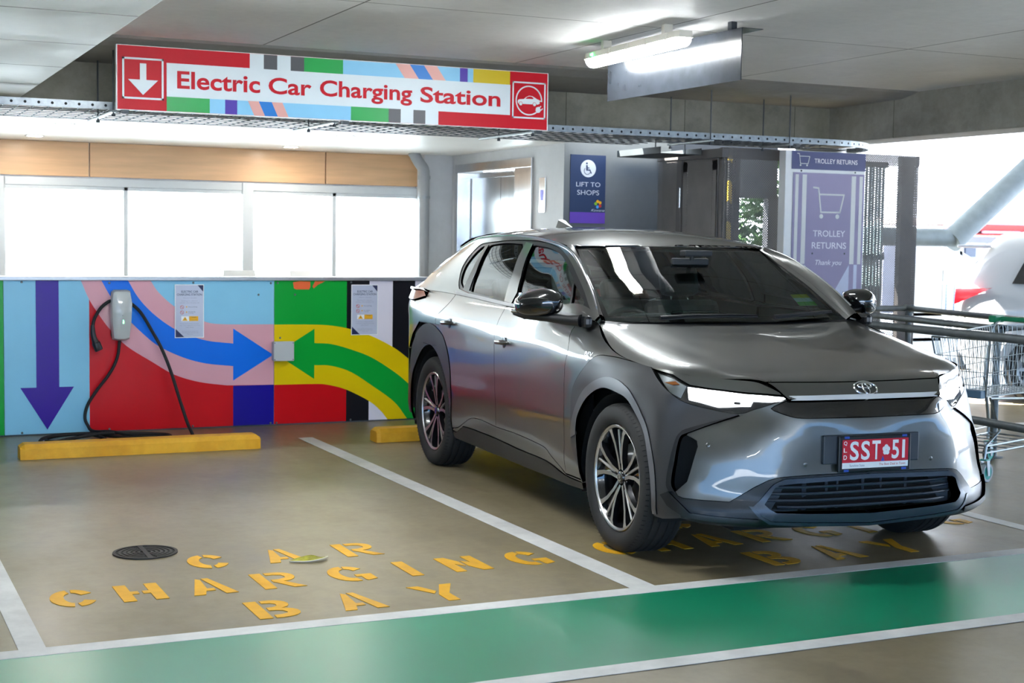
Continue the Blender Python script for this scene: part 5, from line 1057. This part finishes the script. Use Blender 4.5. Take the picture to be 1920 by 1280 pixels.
panel('light_bar',BODY,[(0,.806),(.409,.807),(.415,.826),(0,.826)],mat('pearl silver strip','#e6e8ea',.25,metal=.25,coat=1,var=.01),mode='join',off=.014,gap=.0,ds=.02)
# --- headlamps
hl=HB+HT[1:]
for hs in (-1,1):
    h=panel('headlight',BODY,hl,GBK,off=-.030,gap=.002,flange=0,sides=(hs,))
    panel('chrome_reflector',BODY,[(1.172,.915),(1.05,.83),(.97,.80),(.95,.86),(1.03,.893)],SAT,off=-.02,gap=.004,flange=.01,parent=h,sides=(hs,),ds=.02)
    panel('amber_reflector',BODY,[(1.09,.872),(1.03,.862),(.99,.866),(1.02,.880)],AMB,off=-.012,gap=.001,flange=.004,parent=h,sides=(hs,),ds=.02)
    panel('daytime_light',BODY,[(.945,.855),(.82,.846),(.633,.835),(.525,.834),(.425,.829),(.425,.823),(.50,.812),(.60,.806),(.612,.778),(.78,.772),(.93,.795)],DRL,off=-.010,gap=.002,flange=.008,parent=h,sides=(hs,),ds=.02)
    panel('projector_lens',BODY,[(.655,.796),(.69,.796),(.69,.784),(.655,.784)],GBK,off=-.008,gap=0,flange=.0,parent=h,sides=(hs,),ds=.02)
    panel('clear_lens',BODY,hl,LNS,off=.001,gap=.003,flange=.006,parent=h,sides=(hs,))
panel('headlight_brow',BODY,BRT+[p for p in HT[1:-1]]+[(1.19,.924)],PNT,off=.001,gap=.004)
# --- bonnet and nose
panel('bonnet',HOOD,[(0,.103),(1,.103),(1,.25),(1,.45),(1,.67),(1,.9),(1,1.195),(.7,1.195),(0,1.195)],PNT,mode='join',ds=.03)
panel('nose_panel',HOOD,[(0,0),(1,0),(1,.098),(0,.098)],PNT,mode='join',ds=.02)
o_=HOOD(.0005,.052)[0]; nv=np.array([.7,0,.71]); F=fr((o_[0]+.006,.012,o_[2]+.002),(0,1,0),(-.72,0,.70)); b=MB()
def ell(b,F,cx,cy,rx,ry,t,m,d,n=36):
    o,r,u,nn=F; pts=[o+r*(cx+rx*math.cos(2*PI*i/n))+u*(cy+ry*math.sin(2*PI*i/n))+nn*d for i in range(n)]; b.tube(pts,t,m,6,closed=True)
ell(b,F,0,0,.060,.039,.0045,CHR,0); ell(b,F,0,.014,.037,.0135,.0038,CHR,.001); ell(b,F,0,-.005,.015,.032,.0038,CHR,.001); b.build('emblem',CAR,label='chrome oval emblem')
# --- greenhouse
GQ={k:P_[k] for k in ('QTR','QTR2','RDG','FDG','FQG')}
DLO=csm(P_['DLO'],3)+[(1.0,.035),(1.6,.03),(2.2,.04)]
panel('body_side_frame',GLS,[(.46,.0),(3.34,.0),(3.34,1),(2.8,1),(2.0,1),(1.3,1),(.8,1),(.46,1)],PNT,holes=[DLO],gap=.002,off=.0)
gl=[csm(GQ['RDG'],2),csm(GQ['FDG'],2),GQ['FQG'],csm(GQ['QTR'],2)]
panel('window_trim',GLS,DLO,SBK,holes=gl,off=-.004,gap=.001,flange=.02,ds=.028)
panel('rear_door_window',GLS,gl[0],SDG,off=-.012,gap=-.004,flange=0,ds=.05); panel('front_door_window',GLS,gl[1],SDF,off=-.012,gap=-.004,flange=0,ds=.05)
panel('front_quarter_window',GLS,gl[2],SDF,off=-.012,gap=-.004,flange=0,ds=.05); panel('rear_quarter_window',GLS,gl[3],SDG,off=-.012,gap=-.004,flange=0,ds=.05)
panel('pillar_cover',GLS,[(1.79,.90),(1.755,.70),(1.69,.43),(1.665,.06),(1.545,.045),(1.512,.21),(1.548,.424),(1.625,.69),(1.672,.89)],PNT,off=.003,gap=.002,ds=.028)
panel('pillar_cover',GLS,P_['QTR2'],SBK,off=.002,gap=.001,ds=.03)
panel('belt_moulding',GLS,[(.62,.0),(2.5,.0),(2.52,.055),(1.6,.045),(1.0,.055),(.62,.09)],mat('satin belt moulding','#77777a',.35,metal=.7,var=.02),off=.004,gap=0,ds=.03)
b=MB(); 
for s in (-1,1):
    q=GLS(np.linspace(.52,3.3,60),np.full(60,.975)); b.tube([(p[0],s*(p[1]+.004),p[2]+.002) for p in q],.006,SAT,6)
b.build('roof_side_strip',CAR)
# a-pillars: from windscreen edge to side frame
qs=np.linspace(0,1,12); we=WS(np.ones(12),qs); ge=GLS(.47+(1.215-.47)*qs,np.ones(12))
AP=Net([[tuple(p) for p in we],[tuple((a+b_)/2+np.array([.012,0,.012])) for a,b_ in zip(we,ge)],[tuple(p) for p in ge]],qs,[0,.5,1])
panel('front_pillar',AP,[(0,0),(1,0),(1,1),(0,1)],PNT,gap=.002,ds=.03); panel('pillar_strip',AP,[(0,.0),(1,.0),(1,.22),(0,.22)],SAT,off=.004,gap=0,ds=.03,flange=.006)
panel('windscreen',WS,[(0,0),(1,0),(1,1),(0,1)],WSG,mode='join',gap=.004,ds=.04,flange=0)
ws=panel('windscreen_border',WS,[(0,0),(1,0),(1,1),(0,1),(0,.965),(.955,.965),(.955,.075),(0,.085)],GBK,mode='join',off=-.004,gap=.004,ds=.04,flange=0)
panel('roof',ROOF,[(0,1.118),(.5,1.118),(1,1.118),(1,2),(1,2.8),(1,3.34),(.5,3.34),(0,3.34)],PNT,mode='join',ds=.045)
panel('headlining',ROOF,[(0,1.15),(.93,1.2),(.93,3.2),(0,3.2)],HEAD,mode='join',off=-.035,gap=0,flange=0,ds=.1)
b=MB(); ch=CHR
q=ROOF(np.linspace(.98,.0,2),np.full(2,1.5))
fin=[(-2.86,0),(-2.60,0),(-2.66,.02),(-2.74,.052),(-2.80,.062),(-2.86,.058)]; zf=1.604
vs=[];
for k,w in ((1,-.0),):
    pass
b=MB(); 
for (x,h),w in zip(fin,(.03,.004,.02,.016,.01,.012)): pass
prof=[(x,zf+h) for x,h in fin]; n=len(prof)
vsl=[(x,-(.028 if h<.01 and x<-2.7 else .006),zf+h-.004) for x,h in fin]+[(x,(.028 if h<.01 and x<-2.7 else .006),zf+h-.004) for x,h in fin]
b.add(vsl,[tuple(range(n)),tuple(range(n,2*n))[::-1]]+[(i,(i+1)%n,(i+1)%n+n,i+n) for i in range(n)],PNT); b.build('antenna_fin',CAR)
# --- tail
sb=[4.836,4.95,5.056,5.17,5.28,5.42,5.569,5.75,5.93]; tt=[1,.9,.78,.66,.54,.41,.28,.14,0]
lowr=BODY(sb,np.full(9,1.168)); top=ROOF(tt,np.full(9,3.345)); midr=lowr*.5+top*.5+np.array([.05,0,.0])
REAR=Net([[tuple(p) for p in lowr],[tuple(p) for p in midr],[tuple(p) for p in top]],sb,[0,.5,1])
panel('tailgate_glass',REAR,[(5.1,.12),(5.93,.12),(5.93,.9),(5.1,.9)],SDG,gap=.002,ds=.06,off=-.006); panel('tailgate_frame',REAR,[(4.84,0),(5.93,0),(5.93,.12),(5.1,.12),(5.1,.9),(5.93,.9),(5.93,1),(4.84,1)],PNT,gap=.002,ds=.05)
panel('roof_spoiler',ROOF,[(.55,3.08),(1.0,3.02),(1.0,3.345),(.55,3.345)],PNT,off=.022,gap=.0,flange=.03,ds=.04)
panel('tailgate',BODY,[(5.06,.76),(5.93,.76),(5.93,1.085),(5.06,1.085)],PNT,ds=.05); panel('tail_light',BODY,[(4.50,1.125),(4.72,1.09),(5.93,1.09),(5.93,1.155),(4.6,1.168)],TLR,off=.014,ds=.04,flange=.03)
panel('tail_light_cover',BODY,[(4.47,1.150),(4.62,1.158),(4.86,1.150),(4.90,1.168),(4.55,1.172)],SAT,off=.034,ds=.03,flange=.03)
panel('rear_bumper',BODY,[(4.74,.30),(5.93,.30),(5.93,.755),(5.05,.755),(4.81,.74),(4.79,.60)],CLD,ds=.05)
# --- mirrors
for s in (-1,1):
    bm=bmesh.new(); bmesh.ops.create_uvsphere(bm,u_segments=24,v_segments=16,radius=1)
    for v in bm.verts:
        x,y,z=v.co; f=lambda a,p:math.copysign(abs(a)**p,a); x,y,z=f(x,.72),f(y,.72),f(z,.72)
        y2=y*.112; x2=x*.115*(1-.25*max(0,y)); z2=z*.080*(1-.12*max(0,y)) + (0 if z>0 else .012)
        if x<-.55: x2=-.062
        v.co=(-.735+x2-.55*max(0,y2+.02),s*(1.015+y2),1.185+z2-.02*max(0,y))
    if s<0: bmesh.ops.reverse_faces(bm,faces=bm.faces)
    b=MB(); bm.verts.index_update(); b.add([v.co[:] for v in bm.verts],[[v.index for v in f.verts] for f in bm.faces],GBK,True); bm.free(); o=b.build('door_mirror',CAR)
    b=MB(); b.tube([(-.50,s*.885,1.105),(-.56,s*.93,1.105),(-.66,s*.98,1.110),(-.80,s*1.08,1.118),(-.87,s*1.112,1.128)],[.034,.026,.022,.020,.012],SBK,10); b.build('mirror_arm',o)
    b=MB(); b.tube([(-.80,s*1.085,1.134),(-.87,s*1.122,1.138),(-.92,s*1.112,1.142)],[.007,.011,.006],SAT,8); b.build('indicator_strip',o)
    b=MB(); b.add([(-.812,s*.925,1.12),(-.872,s*1.09,1.13),(-.872,s*1.085,1.235),(-.812,s*.93,1.245)],[(0,1,2,3)],CHR); b.build('mirror_glass',o)
    b=MB(); b.box((-.56,s*.84 if s>0 else -.885,1.07),(-.44,.885 if s>0 else -.84,1.135),SBK,.02); b.build('mirror_mount',o)
# --- handles
for (u,v),nm in (((2.992,.918),0),((3.948,.975),1)):
    for s in (-1,1):
        uu=np.linspace(u-.085,u+.085,9); vv=v-(uu-u)*.0-.0; p=BODY(uu,np.full(9,v)+(uu-u)*(-.05)); n=BODY.normal(uu,np.full(9,v)); off=np.array([.010,.028,.034,.036,.036,.036,.034,.028,.010]); q=p+n*off[:,None]*np.sign((n*(p-CC)).sum(1).mean())
        b=MB(); b.tube([(a[0],s*a[1],a[2]) for a in q],[.006,.012,.0145,.0145,.014,.0145,.0145,.012,.006],PNT,10); h=b.build('door_handle',CAR)
        c=BODY(u,v)[0]; b=MB(); F=fr((c[0],s*(c[1]+.0015),c[2]),(s*-1,0,0),(0,0,1)) if s>0 else fr((c[0],-(c[1]+.0015),c[2]),(1,0,0),(0,0,1))
        b.lathe([(0,.0015),(.030,.002),(.034,0)],fr(F[0],F[1],F[2]),GRB,20); b.build('handle_recess',h)
        b.v=[]; 
# --- wipers, cowl, sensors, badges
b=MB(); q=[]; 
cow=HOOD(np.linspace(0,1,9),np.full(9,1.19)); wl=WS(np.linspace(0,1,9),np.full(9,.06)); vs=[]
for s in (-1,1):
    k=[tuple(p*np.array([1,s,1])-np.array([0,0,.006])) for p in cow]; l=[tuple(p*np.array([1,s,1])-np.array([.0,0,.004])) for p in wl]; b.add(k+l,[(i,i+1,i+10,i+9) for i in range(8)],SBK)
b.build('cowl_panel',CAR)
for pts in ([(.02,-.46),(.045,-.28),(.055,-.08),(.05,.12)],[(.03,.22),(.055,.40),(.075,.56),(.085,.655)]):
    q=[]
    for v,y in pts: p=WS(min(abs(y)/.74,1),v)[0]; q.append((p[0]+.022,y,p[2]+.016))
    b=MB(); b.tube(q,[.012,.011,.008,.005],GALVD if False else SBK,8); w=b.build('wiper',CAR); b=MB(); b.tube([(a[0]+.006,a[1],a[2]-.008) for a in q],.005,RUBBER,6); b.build('wiper_blade',w)
for u,v in ((.344,.524),(.80,.60)):
    for s in (-1,1):
        p,n=wrapsurf(BODY,np.array([[u,v]]),.0005,s); n=Vector(n[0]); r=Vector((0,0,1)).cross(n).normalized(); b=MB(); b.lathe([(.0,.0012),(.0085,.0012),(.0105,.0)],(Vector(p[0]),r,n.cross(r),n),PNT,16); b.build('parking_sensor',CAR)
p,n=wrapsurf(BODY,np.array([[1.80,.945]]),.001,-1); n=Vector(n[0]); r=Vector((1,0,0)); r=(r-n*r.dot(n)).normalized(); b=MB(); b.text('BEV',(Vector(p[0]),r,n.cross(r),n),-.045,-.012,.045,.012,CHR,.012,.003); b.build('wing_badge',CAR)
# --- number plate
b=MB(); b.box((.795,-.262,.522),(.826,.262,.655),mat('plate bracket','#3a3f47',.45,var=.05),.006); b.build('plate_bracket',CAR)
pf=fr((.845,.006,.484),(0,1,0),(0,0,1)); b=MB(); b.box((.826,.006-.198,.484),(.843,.006+.198,.652),mat('plate frame black','#101216',.35,var=.03),.006); npl=b.build('number_plate',CAR,label='black framed number plate')
PR=mat('plate red','#d0142f',.35,var=.02); PWH=mat('plate white','#f0f2f4',.35,var=.01); PBL=mat('plate blue','#2a50b8',.4,var=.02)
b=MB(); b.prism(rect(-.180,.018,.180,.150),pf,-.001,.0005,PR); b.build('plate_face',npl); b=MB(); b.prism(rect(-.180,.018,.180,.045),pf,.0005,.0012,PWH); b.build('plate_strip',npl)
b=MB(); 
for ch,x0,x1 in (('S',-.140,-.092),('S',-.080,-.032),('T',-.020,.026),('5',.088,.128),('1',.143,.163)):
    if ch=='1': b.prism(rect(.146,.057,.161,.142),pf,.0005,.0016,PWH)
    else: b.text(ch,pf,x0,.055,x1,.143,PWH,.02,.0016)
for ch,z0 in (('Q',.124),('L',.093),('D',.060)): b.text(ch,pf,-.174,z0,-.156,z0+.020,PWH,.01,.0016)
for i in range(5): a=2*PI*i/5+.3; b.prism([(.058+.011*math.cos(a)+.0105*math.cos(t),.098+.014*math.sin(a)+.0115*math.sin(t)) for t in [2*PI*k/10 for k in range(10)]],pf,.0005,.0016+.00002*i,PWH)
b.prism([(.030,.047),(.050,.047),(.040,.070)],pf,.0005,.0018,PBL); b.text('Sunshine State',pf,-.140,.026,-.060,.037,GRYP,0,.0018); b.text('The Best Deal in Town',pf,.02,.027,.165,.038,REDP,0,.0018)
b.build('plate_lettering',npl,label='white characters SST 51')
b=MB()
for y in (-.15,.165):
    for z in (.492,.645): b.box((.841,y-.013,z-.005),(.8455,y+.013,z+.005),PBL,.001)
b.build('plate_clip',npl)
# --- registration label on the windscreen
b=MB(); uvq=lambda a,c:tuple(WS(a,c)[0]-np.array([.008,0,.006])); GRL=mat('green label','#58c83c',.4,var=.02); YLL=mat('yellow label','#e6d43a',.4,var=.02)
b.add([uvq(.72,.345),uvq(.90,.345),uvq(.89,.20),uvq(.70,.20)],[(0,1,2,3)],PWH); b.add([tuple(np.array(q)+np.array([.001,0,.001])) for q in (uvq(.72,.345),uvq(.90,.345),uvq(.898,.30),uvq(.713,.30))],[(0,1,2,3)],YLL); b.add([tuple(np.array(q)+np.array([.001,0,.001])) for q in (uvq(.706,.25),uvq(.894,.25),uvq(.89,.20),uvq(.70,.20))],[(0,1,2,3)],GRL)
b.build('windscreen_label',CAR,label='yellow and green parking label')
# --- wheels
TYR=mat('tyre rubber','#232323',.72,var=.10,scale=60); TYS=mat('tyre side rubber','#2b2a29',.62,var=.10,scale=60); RDK=mat('gloss black alloy','#141416',.18,coat=1,var=.02); MCH=mat('machined alloy','#c9c8c8',.36,metal=1,var=.04)
def wheel(x,y,s):
    R=.366; F=fr((0,0,0),(1,0,0),(0,0,1)) # axis = -y (outwards on the right side)
    b=MB(); w=.115
    pr=[(.263,.088),(.275,.106),(.300,.117),(.330,.115),(.350,.106),(.360,.094),(.3645,.082)]
    for g in (.062,.022,-.022,-.062): pr+=[(R,g+.007),(R-.007,g+.005),(R-.007,g-.005),(R,g-.007)]
    pr+=[(.3645,-.082),(.360,-.094),(.350,-.106),(.330,-.115),(.300,-.117),(.275,-.106),(.263,-.088)]
    root_b=MB(); root_b.lathe([(.263,.090),(.268,.096),(.262,.100),(.250,.085),(.235,.05),(.228,-.02),(.235,-.07),(.263,-.092)],F,RDK,64)
    wl=root_b.build('wheel',CAR); wl.location=(x,y,.362)
    b.lathe(pr,F,TYR,84); ty=b.build('tyre',wl)
    b=MB()
    for i in range(84):
        a=2*PI*i/84; d=Vector((math.cos(a),0,math.sin(a))); e=Vector((-math.sin(a),0,math.cos(a)))
        for y0,y1 in ((-.112,-.078),(.078,.112)): 
            c0=d*(.3655 if abs(y0)<.1 else .352); c1=d*(.3655 if abs(y1)<.1 else .352)
            b.add([c0+Vector((0,-y0,0))-e*.0018,c1+Vector((0,-y1,0))-e*.0018,c1+Vector((0,-y1,0))+e*.0018,c0+Vector((0,-y0,0))+e*.0018],[(0,1,2,3)],DRK)
    b.build('tread_sipes',ty)
    b=MB(); b.lathe([(.2635,.094),(.2575,.099),(.250,.097),(.246,.090)],F,MCH,64); b.build('rim_edge',wl)
    P3=lambda r,a,d:Vector((r*math.cos(a),-d,r*math.sin(a)))
    for k in range(5):
        a0=PI/2+2*PI*k/5+.06; b=MB()
        for sg in (-1,1):
            pts=[(.040,sg*.34,.072),(.10,sg*.20,.080),(.17,sg*.235,.086),(.225,sg*.295,.091),(.252,sg*.34,.090)]
            wd=[.009,.0085,.0095,.012,.020]
            L=[];Rr=[]
            for (r,da,d),h in zip(pts,wd):
                a=a0+da; e=Vector((-math.sin(a),0,math.cos(a))); c=P3(r,a,d); L.append(c-e*h); Rr.append(c+e*h)
            n=len(L); dn=Vector((0,.030,0)); vs=L+Rr+[v+dn for v in L]+[v+dn for v in Rr]
            b.add(vs,[(i,i+1,n+i+1,n+i) for i in range(n-1)],MCH); b.add(vs,[(i,2*n+i,2*n+i+1,i+1) for i in range(n-1)]+[(n+i,n+i+1,3*n+i+1,3*n+i) for i in range(n-1)],RDK)
        # dark web between the two arms
        vs=[];m=6
        for i in range(m):
            r=.06+(.235-.06)*i/(m-1); h=.20+.09*i/(m-1)
            vs+=[P3(r,a0-h,.058+.012*i/(m-1)),P3(r,a0,.050+.012*i/(m-1)),P3(r,a0+h,.058+.012*i/(m-1))]
        b.add(vs,[(3*i+j,3*i+j+1,3*i+j+4,3*i+j+3) for i in range(m-1) for j in (0,1)],RDK,True)
        b.tube([P3(.07,a0,.064),P3(.15,a0,.074),P3(.238,a0,.082)],[.010,.008,.007],MCH,6)
        b.build('spoke',wl)
    b=MB(); b.lathe([(.0,.082),(.022,.082),(.030,.078),(.034,.066),(.055,.058),(.060,.03)],F,RDK,32)
    for k in range(5): a=PI/2+2*PI*k/5+.06+PI/5; b.lathe([(0,.066),(.008,.066),(.009,.055)],fr((.048*math.cos(a),0,.048*math.sin(a)),(1,0,0),(0,0,1)),CHR,8)
    b.build('hub',wl); b=MB(); b.lathe([(.0,.084),(.021,.083)],F,CHR,28); ell(b,fr((0,-.085,0),(1,0,0),(0,0,1)),0,0,.014,.009,.0012,RDK,0,20); b.build('centre_cap',wl)
    b=MB(); b.lathe([(0,.005),(.165,.005),(.168,.0),(.165,-.012),(0,-.012)],F,mat('brake disc','#77787a',.35,metal=.9,var=.1),40); b.build('brake_disc',wl)
    if s>0: wl.rotation_euler=(0,0,PI)
    return wl
w0=wheel(0,-.805,-1)
for x,s in ((-2.85,-1),(0,1),(-2.85,1)):
    w=copy_tree(w0,CAR); w.location=(x,s*.805,.362); w.rotation_euler=(0,0 if s<0 else 0,PI if s>0 else 0)
# --- underbody, wheel housings, inner door skins
b=MB(); b.box((-3.55,-.60,.20),(.62,.60,.30),DRK); b.box((-2.36,-.80,.21),(-.48,.80,.30),DRK); b.box((.50,-.50,.30),(.60,.50,.80),DRK); b.box((-3.5,-.66,.3),(-3.4,.66,1.05),DRK)
for s in (-1,1):
    b.box((-2.40,s*.815-.012,.26),(-.50,s*.815+.012,1.06),DRK)
    for x in (0,-2.85):
        b.lathe([(.445,.0),(.445,.33),(0,.33)],fr((x,s*.895,.33),(s,0,0),(0,0,1)),DRK,36,a0=-.25,a1=PI+.25)
    b.box((-.40,s*.60-.01,.3),(.36,s*.60+.01,.88),DRK)
    b.box((.30,s*.62-.10,.30),(.44,s*.62+.16,.70),DRK)
b.build('underbody',CAR)
# --- cabin
b=MB(); 
for s in (-1,1): pass
dash=[(-.50,.92),(-.42,1.06),(-.60,1.085),(-.78,1.075),(-.92,1.02),(-1.0,.93),(-.98,.62),(-.5,.60)]
b.prism(dash,fr((0,.70,0),(1,0,0),(0,0,1)),0,1.40,INT); b.build('dashboard',CAR)
b=MB(); b.box((-.84,-.50,1.07),(-.72,-.22,1.125),INT,.02); b.build('instrument_binnacle',CAR); b=MB(); b.box((-.90,-.155,1.0),(-.875,.155,1.135),GBK,.01); b.build('centre_screen',CAR)
b=MB(); cF=fr((-1.06,-.37,.98),(0,1,0),(.42,0,.91)); b.lathe([(.175+.014*math.cos(t),.014*math.sin(t)) for t in [2*PI*i/10 for i in range(11)]],cF,INT,32); b.lathe([(0,.02),(.06,.018),(.07,-.01)],cF,INT,20)
for a in (0,PI,-PI/2): o,r,u,n=cF; b.tube([o,o+(r*math.cos(a)+u*math.sin(a))*.172],.013,INT,8)
b.build('steering_wheel',CAR)
def seat(x,y,w,h=.62,kind='front_seat'):
    b=MB(); b.box((x-.05,y-w/2,.42),(x+.48,y+w/2,.60),SEAT,.05); s=b.build(kind,CAR)
    mt=Matrix.Translation((x-.03,y,.56))@Matrix.Rotation(-.30,4,'Y'); b=MB(); b.box((-.07,-w/2,0),(.07,w/2,h),SEAT,.05,mt); b.box((.02,-w/2,.02),(.095,-w/2+.09,h*.8),SEAT,.03,mt); b.box((.02,w/2-.09,.02),(.095,w/2,h*.8),SEAT,.03,mt); b.build('seat_back',s)
    b=MB(); b.box((-.045,-.13,h+.03),(.055,.13,h+.22),SEAT,.04,mt); b.build('headrest',s)
    b=MB(); b.tube([mt@Vector((0,-.06,h-.05)),mt@Vector((0,-.06,h+.06))],.008,CHR,8); b.tube([mt@Vector((0,.06,h-.05)),mt@Vector((0,.06,h+.06))],.008,CHR,8); b.build('headrest_post',s)
seat(-1.55,-.37,.50); seat(-1.55,.37,.50)
b=MB(); b.box((-2.5,-.64,.42),(-2.05,.64,.62),SEAT,.05); rs=b.build('rear_seat',CAR); b=MB(); mt=Matrix.Translation((-2.5,0,.55))@Matrix.Rotation(-.38,4,'Y'); b.box((-.06,-.64,0),(.07,.64,.60),SEAT,.05,mt); b.build('seat_back',rs)
b=MB()
for y in (-.40,0,.40): b.box((-.05,y-.12,.60),(.05,y+.12,.75),SEAT,.03,mt)
b.build('headrest',rs)
b=MB(); b.box((-.98,-.12,1.37),(-.955,.12,1.43),INT,.012); mr=b.build('rear_view_mirror',CAR); b=MB(); b.tube([(-.95,0,1.42),(-.93,0,1.47)],.012,INT,8); b.build('mirror_stalk',mr)
b=MB(); b.add([(-.982,-.11,1.377),(-.982,.11,1.377),(-.982,.11,1.423),(-.982,-.11,1.423)],[(0,1,2,3)],CHR); b.build('mirror_glass',mr)
b=MB(); b.box((-.93,-.09,1.44),(-.86,.09,1.475),INT,.01); b.build('camera_housing',CAR)
